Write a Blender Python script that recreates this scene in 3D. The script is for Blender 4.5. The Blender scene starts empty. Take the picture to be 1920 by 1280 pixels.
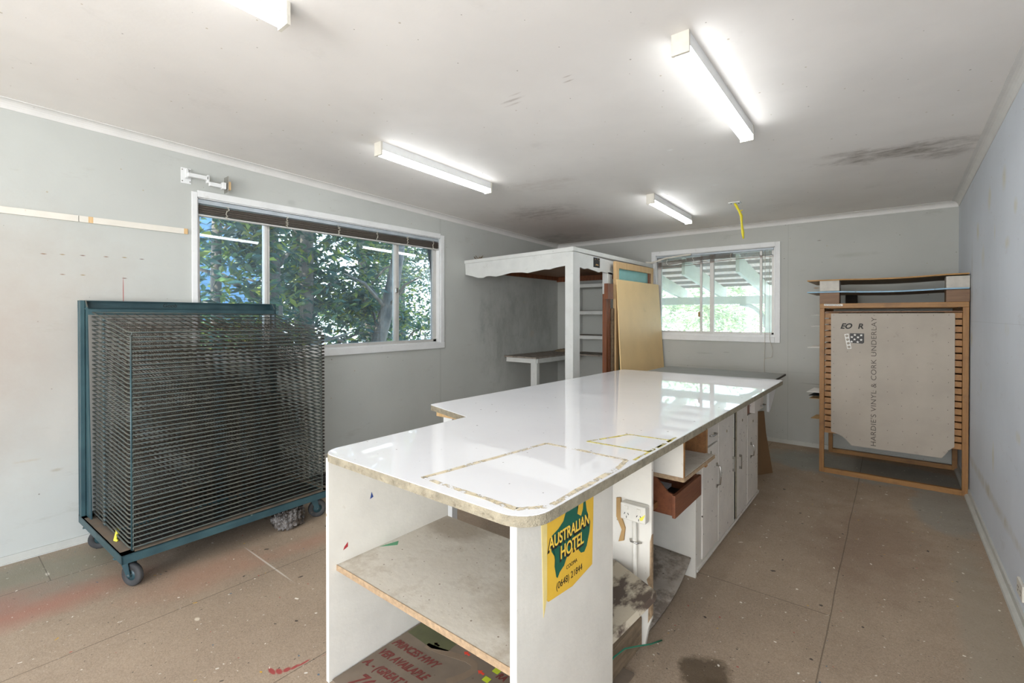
import bpy, bmesh, math, random
import numpy as np
from mathutils import Vector, Matrix
random.seed(7); np.random.seed(7)
sc = bpy.context.scene
C = sc.collection

# ------------------------------------------------------------------ camera
XL, XR, YB, YF = -3.82, .4566, 5.8304, -3.0      # left wall, right wall, back wall, wall behind the camera
CO = .046                                        # cornice size
def ceil_z(y): return 2.4 - .0291 * (y - YB)     # the ceiling falls slightly to the back
cam_d = bpy.data.cameras.new('camera'); cam = bpy.data.objects.new('camera', cam_d); C.objects.link(cam)
cam.location = (0, 0, 1.3708); cam.rotation_euler = (math.pi / 2 - .0063, 0, .6758)
cam_d.sensor_width = 36; cam_d.lens = 891.34 / 1920 * 36; cam_d.shift_y = -(640 - 597.574) / 1920
cam_d.clip_start = .02; cam_d.clip_end = 200
sc.camera = cam
sc.view_settings.view_transform = 'Standard'; sc.view_settings.look = 'None'
sc.view_settings.gamma = 1; sc.view_settings.use_curve_mapping = False
sc.view_settings.exposure = 2.05
# ------------------------------------------------------------------ sky, sun, and fill lamps added at unseen openings behind the camera
w = bpy.data.worlds.new('sky'); sc.world = w; w.use_nodes = True
wn = w.node_tree.nodes; wl = w.node_tree.links
bg = wn['Background']; bg.inputs['Strength'].default_value = 1.35
tc = wn.new('ShaderNodeTexCoord'); sp = wn.new('ShaderNodeSeparateXYZ'); rp = wn.new('ShaderNodeValToRGB')
wl.new(tc.outputs['Generated'], sp.inputs[0]); wl.new(sp.outputs['Z'], rp.inputs[0]); wl.new(rp.outputs[0], bg.inputs[0])
rp.color_ramp.elements[0].position = 0; rp.color_ramp.elements[0].color = (.86, .93, 1, 1)
rp.color_ramp.elements[1].position = .6; rp.color_ramp.elements[1].color = (.30, .58, 1, 1)
def light(name, kind, loc, target, energy, color, **kw):
    d = bpy.data.lights.new(name, kind); o = bpy.data.objects.new(name, d); C.objects.link(o)
    o.location = loc; o.rotation_euler = (Vector(target) - Vector(loc)).to_track_quat('-Z', 'Y').to_euler()
    d.energy = energy; d.color = color
    for k, v in kw.items(): setattr(d, k, v)
    return o
light('sun', 'SUN', (0, -10, 12), (0, 0, 0), 3.0, (1, .95, .86), angle=.01)
light('fill_lamp_rear', 'AREA', (-1.0, YF - .12, 1.5), (-.9, 5, 1.2), 27, (1, .965, .92), shape='RECTANGLE', size=1.7, size_y=1.5)  # added fill lamp outside the unseen rear opening
light('fill_lamp_side', 'AREA', (XR + .16, -1.3, 1.1), (-1.2, 2.4, .9), 17, (1, .985, .96), shape='RECTANGLE', size=2.0, size_y=2.0)  # added fill lamp for the near faces turned to the right

# ------------------------------------------------------------------ material helpers
def lin(c):
    if isinstance(c, str):
        c = [int(c[i:i + 2], 16) / 255 for i in (0, 2, 4)]
        return tuple(((v + .055) / 1.055) ** 2.4 if v > .04045 else v / 12.92 for v in c) + (1,)
    return tuple(c)[:3] + (1,)
class NT:
    def __init__(s, name):
        s.m = bpy.data.materials.new(name); s.m.use_nodes = True
        s.t = s.m.node_tree; s.b = s.t.nodes['Principled BSDF']; s.out = s.t.nodes['Material Output']
    def n(s, kind, ins=None, **props):
        nd = s.t.nodes.new('ShaderNode' + kind)
        for k, v in props.items(): setattr(nd, k, v)
        for k, v in (ins or {}).items():
            i = nd.inputs[k]
            if isinstance(v, bpy.types.NodeSocket): s.t.links.new(v, i)
            else: i.default_value = v
        return nd
    def math(s, op, a, b=0, clamp=False):
        return s.n('Math', {0: a, 1: b}, operation=op, use_clamp=clamp).outputs[0]
    def coord(s, world=False):
        if world: return s.n('NewGeometry').outputs['Position']
        return s.n('TexCoord').outputs['Object']
    def noise(s, v, scale, detail=3, rough=.55, stretch=None):
        if stretch: v = s.n('VectorMath', {0: v, 1: stretch}, operation='MULTIPLY').outputs[0]
        return s.n('TexNoise', {'Vector': v, 'Scale': scale, 'Detail': detail, 'Roughness': rough}).outputs['Fac']
    def ramp(s, v, a, b, lo=0., hi=1.):
        return s.n('MapRange', {'Value': v, 'From Min': a, 'From Max': b, 'To Min': lo, 'To Max': hi}, clamp=True).outputs[0]
    def mix(s, f, a, b, blend='MIX'):
        m = s.n('Mix', data_type='RGBA', blend_type=blend)
        for i, v in ((0, f), (6, a), (7, b)):
            if isinstance(v, bpy.types.NodeSocket): s.t.links.new(v, m.inputs[i])
            else: m.inputs[i].default_value = v
        return m.outputs[2]
    def blob(s, P, c, r, nk=.5, ns=8, soft=.3, nz=None):
        d = s.n('VectorMath', {0: P, 1: c}, operation='SUBTRACT').outputs[0]
        d = s.n('VectorMath', {0: d, 1: tuple(1 / x for x in r)}, operation='MULTIPLY').outputs[0]
        l = s.n('VectorMath', {0: d}, operation='LENGTH').outputs[1]
        if nk:
            nz = nz or s.noise(P, ns, 4)
            l = s.math('ADD', l, s.math('MULTIPLY', s.math('SUBTRACT', nz, .5), nk * 2))
        return s.ramp(l, 1 - soft, 1, 1, 0)
    def specks(s, P, scale, size, keep, seed=0., plane=None):
        if plane:
            q = s.n('SeparateXYZ', {0: P}).outputs; P = s.n('CombineXYZ', {0: q['XYZ'.index(plane[0])], 1: q['XYZ'.index(plane[1])], 2: 0.}).outputs[0]
        v = s.n('VectorMath', {0: P, 1: (seed, seed * 1.7, seed * .3)}, operation='ADD').outputs[0]
        vo = s.n('TexVoronoi', {'Vector': v, 'Scale': scale}, voronoi_dimensions='2D' if plane else '3D')
        r = s.n('SeparateColor', {0: vo.outputs['Color']}).outputs
        g = s.math('GREATER_THAN', r[0], 1 - keep)
        sz = s.math('MULTIPLY', r[1], size)
        return s.math('MULTIPLY', s.math('LESS_THAN', vo.outputs['Distance'], sz), g), vo.outputs['Color']
    def done(s, col, rough=.5, metal=0., bump=None, bs=.15, spec=None, dist=.01):
        def put(k, v):
            if isinstance(v, bpy.types.NodeSocket): s.t.links.new(v, s.b.inputs[k])
            else: s.b.inputs[k].default_value = v
        put('Base Color', col); put('Roughness', rough); put('Metallic', metal)
        if spec is not None: put('Specular IOR Level', spec)
        if bump is not None:
            bn = s.n('Bump', {'Height': bump, 'Strength': bs, 'Distance': dist}); put('Normal', bn.outputs[0])
        return s.m
def simple(name, col, rough=.5, metal=0., var=.12, vs=9, world=False, dirt=None, dcol='4a3c2c', dscale=14, dth=.62, bump=.06, spec=None):
    t = NT(name); P = t.coord(world); c = lin(col)
    n1 = t.noise(P, vs, 4); n2 = t.noise(P, vs * 7, 2)
    col_ = t.mix(t.ramp(n1, .3, .7), tuple(x * (1 - var) for x in c[:3]) + (1,), tuple(min(1, x * (1 + var)) for x in c[:3]) + (1,))
    if dirt:
        d = t.math('MULTIPLY', t.ramp(t.noise(P, dscale, 6, .7), dth, dth + .12), dirt)
        col_ = t.mix(d, col_, lin(dcol))
        sk, _ = t.specks(P, 40, .22, .12, 3.)
        col_ = t.mix(t.math('MULTIPLY', sk, min(1, dirt * 1.3)), col_, lin(dcol))
    return t.done(col_, rough, metal, n2, bump, spec)
def wood(name, c1, c2, axis=0, scale=1., rough=.55, dirt=0., dcol='3a2c20', bump=.12):
    t = NT(name); P = t.coord()
    st = [14., 14., 14.]; st[axis] = 1.1
    g = t.noise(P, 3.2 * scale, 6, .65, tuple(st))
    g2 = t.noise(P, 12 * scale, 3, .6, tuple(st))
    c = t.mix(t.ramp(g, .3, .7), lin(c1), lin(c2))
    c = t.mix(t.ramp(g2, .55, .75, 0, .35), c, tuple(x * .55 for x in lin(c2)[:3]) + (1,))
    if dirt: c = t.mix(t.math('MULTIPLY', t.ramp(t.noise(P, 9, 6, .7), .52, .68), dirt), c, lin(dcol))
    return t.done(c, rough, 0, g2, bump)

M = {}
# painted plasterboard, with scuffs, nail holes, yellowed filler marks and broader patches of tone
def wall_mat(name, base, spots=(), joints=(), dirt=.25, spk='5c5044', plane='YZ', world=True):
    t = NT(name); P = t.coord(world); c = lin(base)
    n1 = t.noise(P, 1.3, 4); n2 = t.noise(P, 45, 2)
    col = t.mix(t.ramp(n1, .35, .65), tuple(x * .95 for x in c[:3]) + (1,), tuple(min(1, x * 1.04) for x in c[:3]) + (1,))
    # faint rub marks, stretched horizontally
    sm = t.ramp(t.noise(P, 1.6, 7, .72, (1.5, 1.5, 5)), .60, .72, 0, dirt)
    col = t.mix(sm, col, lin('8d8678'))
    sk, cc = t.specks(P, 5, .022, .45, 1.3, plane); col = t.mix(t.math('MULTIPLY', sk, .75), col, lin(spk))
    sk, cc = t.specks(P, 9, .05, .12, 5.3, plane); col = t.mix(t.math('MULTIPLY', sk, .5), col, lin('a08c62'))
    nz = t.noise(P, 7, 5, .7); nz2 = t.ramp(t.noise(P, 7, 6, .7, (1, 1, .4) if plane == 'YZ' else (.7, 2.2, 1)), .34, .62, .1, 1.)
    for (cen, rad, cl, st, nk) in spots:
        f_ = t.math('MULTIPLY', t.blob(P, cen, rad, nk, 9, .7 if nk else .2, nz), st)
        if nk > .3: f_ = t.math('MULTIPLY', f_, nz2)
        col = t.mix(f_, col, lin(cl))
    X = t.n('SeparateXYZ', {0: P}).outputs
    for (ax, v, wd, st, cl) in joints:
        f = t.math('LESS_THAN', t.math('ABSOLUTE', t.math('SUBTRACT', X[ax], v)), wd)
        col = t.mix(t.math('MULTIPLY', f, st), col, lin(cl))
    return t.done(col, .62, 0, n2, .05, .35)
J = '77756c'
M['wall_left'] = wall_mat('wall_left_paint', 'b9bbb6', spots=[
    ((XL, -.1, 1.2), (.3, 1.25, .95), 'a89d93', .8, .25),  # warm patch: tone of the lighting put into the wall colour
    ((XL, .85, .75), (.3, .5, .5), 'c6c3bb', .5, .5),
    ((XL, 4.55, 1.15), (.3, .45, .75), '8b8d87', .6, .8), ((XL, 5.3, 1.4), (.3, .6, .7), '8a8b84', .6, .7),
    ((XL, 4.2, 1.35), (.3, .1, .35), '8f928f', .5, 1.1),
    ((XL, 5.2, 1.13), (.1, .07, .05), 'b9a98c', .8, .5), ((XL, 5.05, 1.55), (.1, .08, .018), 'b9b3a0', .7, .4),
    ((XL, .38, .55), (.1, .07, .010), 'a98f63', .7, .6), ((XL, .08, .19), (.1, .10, .008), 'a98f63', .8, .6), ((XL, .5, .47), (.1, .03, .012), '8d7750', .6, .9),
    ((XL, .813, 1.51), (.1, .0022, .12), '9c3a34', .9, 0), ((XL, 0.45, 1.728), (.1, .016, .004), '7a5a3c', .9, .2), ((XL, 0.53, 1.732), (.1, .016, .004), '8a7748', .9, .2), ((XL, 0.62, 1.735), (.1, .016, .004), '6b4a3c', .9, .2), ((XL, 0.73, 1.738), (.1, .016, .004), '7a5a3c', .9, .2), ((XL, 0.82, 1.742), (.1, .016, .004), '8a7748', .9, .2), ((XL, 0.91, 1.740), (.1, .016, .004), '6b4a3c', .9, .2), ((XL, 0.53, 1.615), (.1, .016, .004), '7a5a3c', .9, .2), ((XL, 0.62, 1.617), (.1, .016, .004), '8a7748', .9, .2), ((XL, 0.82, 1.610), (.1, .016, .004), '6b4a3c', .9, .2), ((XL, 1.9, 2.29), (.1, .05, .03), 'a3a5a0', .6, .6)],
    joints=[(1, 3.53, .002, .55, J), (1, 3.515, .0015, .3, J), (1, 1.15, .002, .0, J)])
M['wall_back'] = wall_mat('wall_back_paint', 'b4b5af', spots=[
    ((-.62, YB, 1.66), (.03, .2, .012), '9b7a52', .9, .5), ((-.6, YB, 2.15), (.025, .2, .008), '6f675c', .8, .6),
    ((-1.75, YB, .93), (.10, .2, .012), '7d7a72', .6, .7), ((-1.5, YB, .95), (.04, .2, .008), '7d7a72', .6, .7),
    ((-.6, YB, .66), (.2, .2, .006), '84837c', .7, .3), ((-.3, YB, 1.98), (.25, .2, .03), 'a2a196', .5, .7)],
    joints=[(0, -.88, .0018, .35, J), (2, .77, .0015, .25, J)], dirt=.3, plane='XZ')
ys = []
random.seed(5)
for (yy, zz) in ((4.6, 1.95), (4.35, 1.75), (4.1, 2.08), (3.9, 1.85), (3.6, 2.1), (3.5, 1.75), (3.3, 1.9), (4.9, 1.2), (4.4, .9), (3.9, .55), (3.5, 1.3), (3.2, .8)):
    ys.append(((XR, yy, zz), (.1, random.uniform(.03, .09), random.uniform(.03, .10)), 'c9bf93', .55, .5))
M['wall_right'] = wall_mat('wall_right_paint', 'd0d5dc', spots=ys + [((XR, 4.2, .30), (.1, 1.5, .045), 'ab9d76', .55, .8), ((XR, 4.9, 1.5), (.1, .06, .5), 'a39a86', .4, .7)],
    joints=[(2, 1.33, .0015, .35, 'a8acb0'), (2, .78, .002, .3, 'd4d6d8')], dirt=.18)
M['wall_front'] = wall_mat('wall_front_paint', 'c3c2bc')
M['ceiling'] = wall_mat('ceiling_paint', 'e9e5e0', spots=[
    ((.05, 4.05, 2.45), (.45, .18, .2), '6f6253', .75, .8), ((.27, 4.25, 2.45), (.16, .16, .2), '6f6253', .6, .9), ((-.25, 3.9, 2.45), (.2, .07, .2), '7d7060', .5, 1.),
    ((-1.57, 1.97, 2.5), (.10, .014, .2), 'a89c90', .9, .5), ((-1.6, 2.01, 2.5), (.07, .010, .2), 'b3a89c', .8, .5), ((-1.53, 1.93, 2.5), (.05, .008, .2), 'b3a89c', .8, .5),
    ((-1.24, 1.98, 2.5), (.035, .008, .2), 'a89c90', .9, .4), ((-1.22, 1.94, 2.5), (.03, .006, .2), 'b0a59a', .8, .4),
    ((-1.165, 3.144, 2.47), (.03, .02, .2), 'f4f4f2', .9, .6), ((-1.154, 4.116, 2.45), (.03, .02, .2), 'f4f4f2', .9, .6),
    ((-2.9, 4.1, 2.45), (.5, .35, .2), '8c8377', .45, .9), ((-2.3, 3.3, 2.45), (.35, .2, .2), 'bcb0a6', .4, .9), ((-3.5, 5.5, 2.4), (.5, .5, .2), '7e7c70', .5, .7)],
    dirt=.10, spk='8f867c', plane='XY')
M['trim'] = simple('cornice_paint', 'd6d4d0', .5, var=.04, dirt=.15, dcol='8f8677', dscale=6)
M['skirt'] = simple('skirting_paint', 'bdbdb6', .55, var=.06, dirt=.5, dcol='8a7355', dscale=5, world=True)
# particle board floor
def floor_mat():
    t = NT('particle_board_floor'); P = t.coord(True)
    big = t.noise(P, .9, 5, .6); mid = t.noise(P, 6, 5, .7); fine = t.noise(P, 160, 2, .8)
    col = t.mix(t.ramp(big, .35, .65), lin('8c7a68'), lin('a3907b'))
    col = t.mix(t.ramp(mid, .45, .75, 0, .35), col, lin('7d6c5a'))
    col = t.mix(t.ramp(fine, .35, .75, 0, .5), col, lin('b39f88'))
    fl = t.n('TexVoronoi', {'Vector': P, 'Scale': 260.}).outputs['Color']
    col = t.mix(.22, col, t.mix(t.n('SeparateColor', {0: fl}).outputs[0], lin('5f4f40'), lin('c4b09a')))
    nz = t.noise(P, 5, 6, .7)
    def b(c, r, cl, st, nk=.5, soft=.4):
        nonlocal col
        col = t.mix(t.math('MULTIPLY', t.blob(P, c + (0,), r + (1,), nk, 5, soft, nz), st), col, lin(cl))
    b((-3.45, .25), (.45, .5), '8b8676', .8, .5); b((-3.6, 1.6), (.25, 1.9), '87826f', .5, .6)
    b((-3.12, .33), (.17, .55), 'ab6e5c', .6, .45, .9); b((-3.3, .1), (.22, .45), 'a8685a', .5, .4, .9)
    b((-2.85, .95), (.22, .4), 'ab7a63', .4, .6, .8); b((-2.75, 1.5), (.12, .45), 'b07f69', .4, .7, .8)
    b((-.2, 5.25), (.8, .42), '8d8d86', .75, .35, .15); b((.3, 4.5), (.22, .5), '8d8d86', .6, .5, .2); b((-.7, 5.3), (.35, .35), '8a8a82', .5, .6, .2)
    b((.33, 2.6), (.12, 1.6), '958c7c', .5, .5); b((-.1, 3.6), (.35, .9), '7a5f4c', .45, .8, .6); b((-.45, 1.15), (.3, .3), 'a1836b', .5, .7, .6)
    b((-.55, 1.87), (.10, .13), '4a3c2a', .8, .9, .3); b((-.44, 1.83), (.13, .06), '4f402e', .6, 1., .3)
    [b(c_, r_, '9c2f33', .85, .3) for c_, r_ in (((-1.865, .845), (.028, .010)), ((-1.842, .862), (.022, .012)), ((-1.828, .885), (.014, .018)), ((-1.818, .912), (.009, .022)), ((-1.812, .945), (.006, .03)), ((-1.79, 1.12), (.004, .13)))]
    b((-2.7, 1.2), (.33, .006), 'cfc6ba', .75, .15); b((-2.5, 1.6), (.05, .012), 'b9a28c', .6, .3)
    b((-2.45, .78), (.02, .012), 'd6c9b4', .9, .4); b((-3.5, .42), (.03, .01), 'd6cdbf', .9, .4)
    X = t.n('SeparateXYZ', {0: P}).outputs
    wob = t.math('MULTIPLY', t.math('SUBTRACT', t.noise(P, 1.2, 2), .5), .02)
    for v in (-3.4, -2.6, -1.8, -1.02, -.22):
        d = t.math('ABSOLUTE', t.math('SUBTRACT', t.math('ADD', X[0], wob), v))
        col = t.mix(t.math('MULTIPLY', t.ramp(d, .0012, .0035, 1, 0), .6), col, lin('3b2f25'))
    for (v, x0, x1) in ((.42, -3.82, -3.4), (2.95, -3.4, -1.8), (2.6, -1.02, -.22)):
        d = t.math('ABSOLUTE', t.math('SUBTRACT', X[1], v))
        f = t.math('MULTIPLY', t.ramp(d, .0012, .0035, .55, 0), t.math('MULTIPLY', t.math('GREATER_THAN', X[0], x0), t.math('LESS_THAN', X[0], x1)))
        col = t.mix(f, col, lin('3b2f25'))
    for (sc_, sz, kp, sd, cl, st) in ((6, .07, .55, 0., 'e6dfd2', .9), (14, .11, .35, 2., 'd8d0c2', .8), (5, .075, .4, 7., '2b2520', .85), (17, .11, .28, 4., '33302c', .75), (30, .16, .22, 6., 'cbbfae', .6), (34, .16, .2, 8., '4a4036', .6),
                                  (7, .075, .16, 9., 'c79b2f', .9), (7, .07, .14, 12., 'a8453a', .85), (6, .065, .12, 15., '3f5f78', .8)):
        v = t.n('VectorMath', {0: P, 1: t.n('VectorMath', {0: t.n('TexNoise', {'Vector': P, 'Scale': 18.}).outputs['Color'], 1: (.05, .05, 0)}, operation='MULTIPLY').outputs[0]}, operation='ADD').outputs[0]
        sk, _ = t.specks(v, sc_, sz * .55, kp, sd, 'XY'); col = t.mix(t.math('MULTIPLY', sk, st), col, lin(cl))
    return t.done(col, t.ramp(mid, .3, .7, .5, .68), 0, fine, .12, .35)
M['floor'] = floor_mat()
M['white_paint'] = simple('aged_white_paint', 'd8d3c8', .45, var=.05, dirt=.55, dcol='8a7658', dscale=9, dth=.64)
M['white_clean'] = simple('white_enamel', 'dedfde', .4, var=.04, dirt=.25, dcol='96897a')
M['door_paint'] = simple('grubby_white_door_paint', 'd8d1c7', .45, var=.07, dirt=.8, dcol='4d4238', dscale=8, dth=.66)
M['booth'] = simple('booth_white_paint', 'cfd0cc', .5, var=.05, dirt=.3, dcol='85796a', dscale=7)
M['booth_dust'] = simple('dusty_bench_paint', '8f857b', .8, var=.2, dirt=.7, dcol='5a4c42', dscale=16, dth=.5)
M['edge'] = simple('raw_board_edge', '8f8672', .75, var=.25, vs=30, dirt=.8, dcol='5a4e3c', dscale=45, dth=.56, bump=.5)
M['chip'] = simple('raw_chipboard', 'a48a6c', .8, var=.25, vs=60, bump=.4)
def laminate():
    t = NT('glossy_white_laminate'); P = t.coord(True)
    c = t.mix(t.ramp(t.noise(P, 2, 4), .3, .7), lin('ededef'), lin('f3f3f5'))
    sk, _ = t.specks(P, 7, .035, .45, 2., 'XY'); c = t.mix(t.math('MULTIPLY', sk, .7), c, lin('6a625a'))
    sk, _ = t.specks(P, 22, .07, .15, 5., 'XY'); c = t.mix(t.math('MULTIPLY', sk, .35), c, lin('8d867c'))
    return t.done(c, t.ramp(t.noise(P, 5, 5, .7), .45, .75, .018, .05), 0, None, 0, .6)
M['laminate'] = laminate()
def tape_mat(name, c1, c2, hole=.42):
    t = NT(name); P = t.coord(True)
    c = t.mix(t.ramp(t.noise(P, 20, 5, .7), .35, .65), lin(c1), lin(c2))
    m = t.done(c, .7, 0, t.noise(P, 60, 3), .3)
    tr = t.n('BsdfTransparent'); mx = t.n('MixShader', {0: t.ramp(t.noise(P, 16, 6, .8), hole - .04, hole + .04), 1: tr.outputs[0], 2: t.b.outputs[0]})
    t.t.links.new(mx.outputs[0], t.out.inputs[0]); return m
M['tape'] = tape_mat('old_masking_tape', 'dacfb8', 'c8b998', .47); M['tape_yellow'] = tape_mat('yellow_tape_residue', 'd6cf8a', 'c0aa40', .45)
def shelf_top():
    t = NT('stained_white_shelf'); P = t.coord(True)
    c = t.mix(t.ramp(t.noise(P, 3, 5), .35, .65), lin('c8bfb0'), lin('d3ccbf'))
    c = t.mix(t.ramp(t.noise(P, 6, 7, .75), .5, .72, 0, .6), c, lin('8f7a5c'))
    c = t.mix(t.math('MULTIPLY', t.blob(P, (-1.5, 1.5, .43), (.18, .12, .2), .5, 8, .5), .5), c, lin('7d684c'))
    c = t.mix(t.math('MULTIPLY', t.blob(P, (-.95, 1.35, .43), (.2, .3, .2), .7, 8, .6), .45), c, lin('85704f'))
    sk, _ = t.specks(P, 26, .09, .4, 2., 'XY'); c = t.mix(t.math('MULTIPLY', sk, .7), c, lin('6b5038'))
    return t.done(c, .5, 0, t.noise(P, 40), .1)
M['shelf'] = shelf_top()
# dusty blue green painted steel: brown dust lies on the faces that point up
def steel():
    t = NT('dusty_teal_steel'); P = t.coord(True)
    c = t.mix(t.ramp(t.noise(P, 7, 5), .35, .65), lin('29434a'), lin('385459'))
    sk, _ = t.specks(P, 22, .2, .12, 2.); c = t.mix(t.math('MULTIPLY', sk, .6), c, lin('8fa5a0'))
    N = t.n('SeparateXYZ', {0: t.n('NewGeometry').outputs['Normal']}).outputs[2]
    d = t.math('MULTIPLY', t.ramp(N, .5, .85), t.ramp(t.noise(P, 14, 5, .7), .3, .6, .55, 1))
    c = t.mix(d, c, lin('7b6a58'))
    return t.done(c, t.ramp(d, 0, 1, .4, .9), 0, t.noise(P, 50), .1)
M['steel'] = steel()
def wire():
    t = NT('dusty_grey_green_wire'); P = t.coord()
    c = t.mix(t.ramp(t.noise(P, 9, 4), .4, .6), lin('3f5154'), lin('565a52'))
    N = t.n('SeparateXYZ', {0: t.n('NewGeometry').outputs['Normal']}).outputs[2]
    c = t.mix(t.ramp(N, .2, .9, 0, .4), c, lin('7d7261'))
    return t.done(c, .55, .25, t.noise(P, 80), .2)
M['wire'] = wire()
M['wire_rod'] = simple('green_grey_wire', '46565a', .4, .4, var=.2)
M['wire_cross'] = simple('rusty_brown_wire', '453c32', .6, .2, var=.3)
M['rubber'] = simple('dirty_caster_rubber', '3a3a3a', .7, var=.3, dirt=.5, dcol='6b5c4c')
M['dark'] = simple('dark_matte', '2a241f', .9, var=.4)
M['clip'] = simple('dusty_brown_clip', '7a6a54', .8, var=.3)
M['yellow'] = simple('yellow_rag', 'e3d94a', .7)
M['pine'] = wood('rack_pine', 'a3753f', '8a5f31', 2, rough=.5, dirt=.3)
M['pine_x'] = wood('rack_pine_rail', 'a8793f', '8c6233', 0, rough=.5, dirt=.3)
M['pine_y'] = wood('rack_pine_slat', 'b0814a', '94673a', 1, rough=.5, dirt=.2)
M['pine_light'] = wood('pale_pine', 'd9b98a', 'c59f6c', 2, rough=.55)
M['redwood'] = wood('red_brown_timber', '8a5230', '5f3520', 2, rough=.5)
M['ply_red'] = wood('red_brown_drawer_timber', '7d4b30', '633823', 1, rough=.42)
M['ply'] = wood('brown_plywood_lining', '8e6136', '6f4826', 1, rough=.5, dirt=.4)
M['dust_board'] = simple('dusty_grey_board', '9c9184', .7, var=.2, dirt=.8, dcol='5d5044', dscale=7, dth=.5)
M['beam'] = wood('rough_plinth_timber', '8f7c63', '6f5d48', 1, rough=.8, dirt=.4)
M['brown_block'] = wood('brown_block_timber', '8a6b50', '755841', 0, rough=.6)
M['white_block'] = simple('white_washed_block', 'bdb8ae', .7, var=.12, vs=20, dirt=.5, dcol='8d7f6d')
M['plywood'] = simple('tan_hardboard_sheet', 'eccb92', .5, var=.06, vs=2.5, dirt=.2, dcol='8b6c42', dscale=4)
M['sheet_edge'] = simple('tan_sheet_edge', 'a87d45', .6, var=.15)
M['sheet_under'] = simple('grey_tan_sheet_underside', '9a8770', .6, var=.08)
M['sheet_blue'] = simple('pale_blue_sheet_edge', '86aec6', .5, var=.12, dirt=.3)
M['teal_mesh'] = simple('teal_screen_mesh', '86bab6', .5, var=.08)
M['grey_top'] = simple('grey_board_top', '85847e', .6, var=.05, dirt=.3, dcol='75726c')
M['black'] = simple('black_edge', '1b1a19', .6)
M['cardboard'] = simple('brown_cardboard', '74583a', .8, var=.08, vs=4)
M['chrome'] = NT('worn_chrome').done(lin('b9b6b0'), .22, 1.)
M['alu'] = simple('window_aluminium', 'c9c7c2', .45, .25, var=.05, dirt=.3, dcol='8d8375')
M['blind'] = simple('brown_blind_slats', '5e544b', .45, var=.12, vs=30)
M['blind_rail'] = simple('pale_blind_rail', 'aab2b8', .4, .2)
M['cord'] = simple('white_cord', 'c8c2b4', .7)
M['plastic'] = simple('aged_white_plastic', 'd5d0c4', .4, dirt=.3, dcol='8d7f5d')
M['hole'] = NT('dark_slot').done(lin('1c1a18'), .8)
M['yellow_cable'] = simple('yellow_cable', 'dfcf2c', .45)
M['green_cable'] = NT('green_cable').done(lin('1f7f62'), .4)
M['paper_white'] = simple('white_paper', 'e6e4de', .7, var=.03)
M['poster_yellow'] = simple('yellow_sticker', 'e2b53c', .45, var=.06)
M['poster_pale'] = simple('faded_yellow_border', 'e3cd86', .5)
M['map_green'] = simple('dark_green_print', '0f5c48', .45, var=.06)
M['print_black'] = NT('black_print').done(lin('211d1a'), .5)
M['print_yellow'] = NT('yellow_print').done(lin('efc84e'), .45)
M['marker'] = NT('black_marker').done(lin('181512'), .6)
M['stencil'] = NT('grey_stencil_ink').done(lin('585149'), .7)
M['sign_text'] = NT('brown_red_sign_paint').done(lin('6b2d27'), .6)
M['sign_green'] = simple('olive_green_sign_paint', '56573a', .6, var=.15)
M['sign_red'] = NT('orange_red_arrow').done(lin('d8422e'), .5)
M['sign_lime'] = NT('lime_square').done(lin('b3c22b'), .5)
M['road'] = simple('brown_road_paint', '7c6a57', .6)
M['sign_board'] = simple('grey_brown_sign_board', '746657', .65, var=.15, vs=7, dirt=.4)
M['putty'] = simple('tan_peeling_paper', 'ad8b5b', .8, var=.15)
M['green_mark'] = NT('green_paint_mark').done(lin('5a9a72'), .6)
M['red_mark'] = NT('red_paint_mark').done(lin('a82f35'), .6)
M['blue_mark'] = NT('blue_paint_mark').done(lin('2f4a86'), .6)
t = NT('underlay_board'); P = t.coord()
c = t.mix(t.ramp(t.noise(P, 3, 5), .35, .65), lin('a59b8e'), lin('b0a698')); c = t.mix(t.ramp(t.noise(P, 9, 6, .75), .62, .75, 0, .4), c, lin('6e6153'))
M['underlay'] = t.done(c, .6, 0, t.noise(P, 50), .06)
t = NT('clear_plastic_bag'); P = t.coord()
M['bag'] = t.done(t.mix(t.ramp(t.noise(P, 12, 4), .45, .6), lin('3a332d'), lin('6f6a66')), .12, 0, t.noise(P, 30, 4, .7, (1, 1, .3)), 1., .9, dist=.03)
M['coil'] = simple('black_hose', '24211f', .45)
def emis(name, col, s):
    m = NT(name); m.b.inputs['Base Color'].default_value = (.9, .9, .9, 1); m.b.inputs['Emission Color'].default_value = col; m.b.inputs['Emission Strength'].default_value = s; return m.m
M['tube'] = emis('lit_diffuser', (.95, .98, 1, 1), 4.2)
def glass(name, haze, tint=(.93, .97, .96, 1)):
    t = NT(name); P = t.coord(True)
    tr = t.n('BsdfTransparent', {'Color': tint}); gl = t.n('BsdfGlossy', {'Roughness': .01})
    fr = t.n('Fresnel', {'IOR': 1.5}); a = t.n('MixShader', {0: fr.outputs[0], 1: tr.outputs[0], 2: gl.outputs[0]})
    df = t.n('BsdfDiffuse', {'Color': (.75, .8, .82, 1)}); tl = t.n('BsdfTranslucent', {'Color': (.8, .85, .88, 1)})
    dd = t.n('MixShader', {0: .6, 1: df.outputs[0], 2: tl.outputs[0]})
    hz = t.ramp(t.noise(P, 3, 6, .75), .3, .75, haze * .4, haze)
    b = t.n('MixShader', {0: hz, 1: a.outputs[0], 2: dd.outputs[0]}); t.t.links.new(b.outputs[0], t.out.inputs[0]); return t.m
M['glass_left'] = glass('dusty_window_glass', .05, (.93, .98, 1, 1)); M['glass_back'] = glass('washed_out_glass', .28, (.95, .98, .95, 1))  # back pane: haze paints in the washed-out brightness of the view
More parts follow.
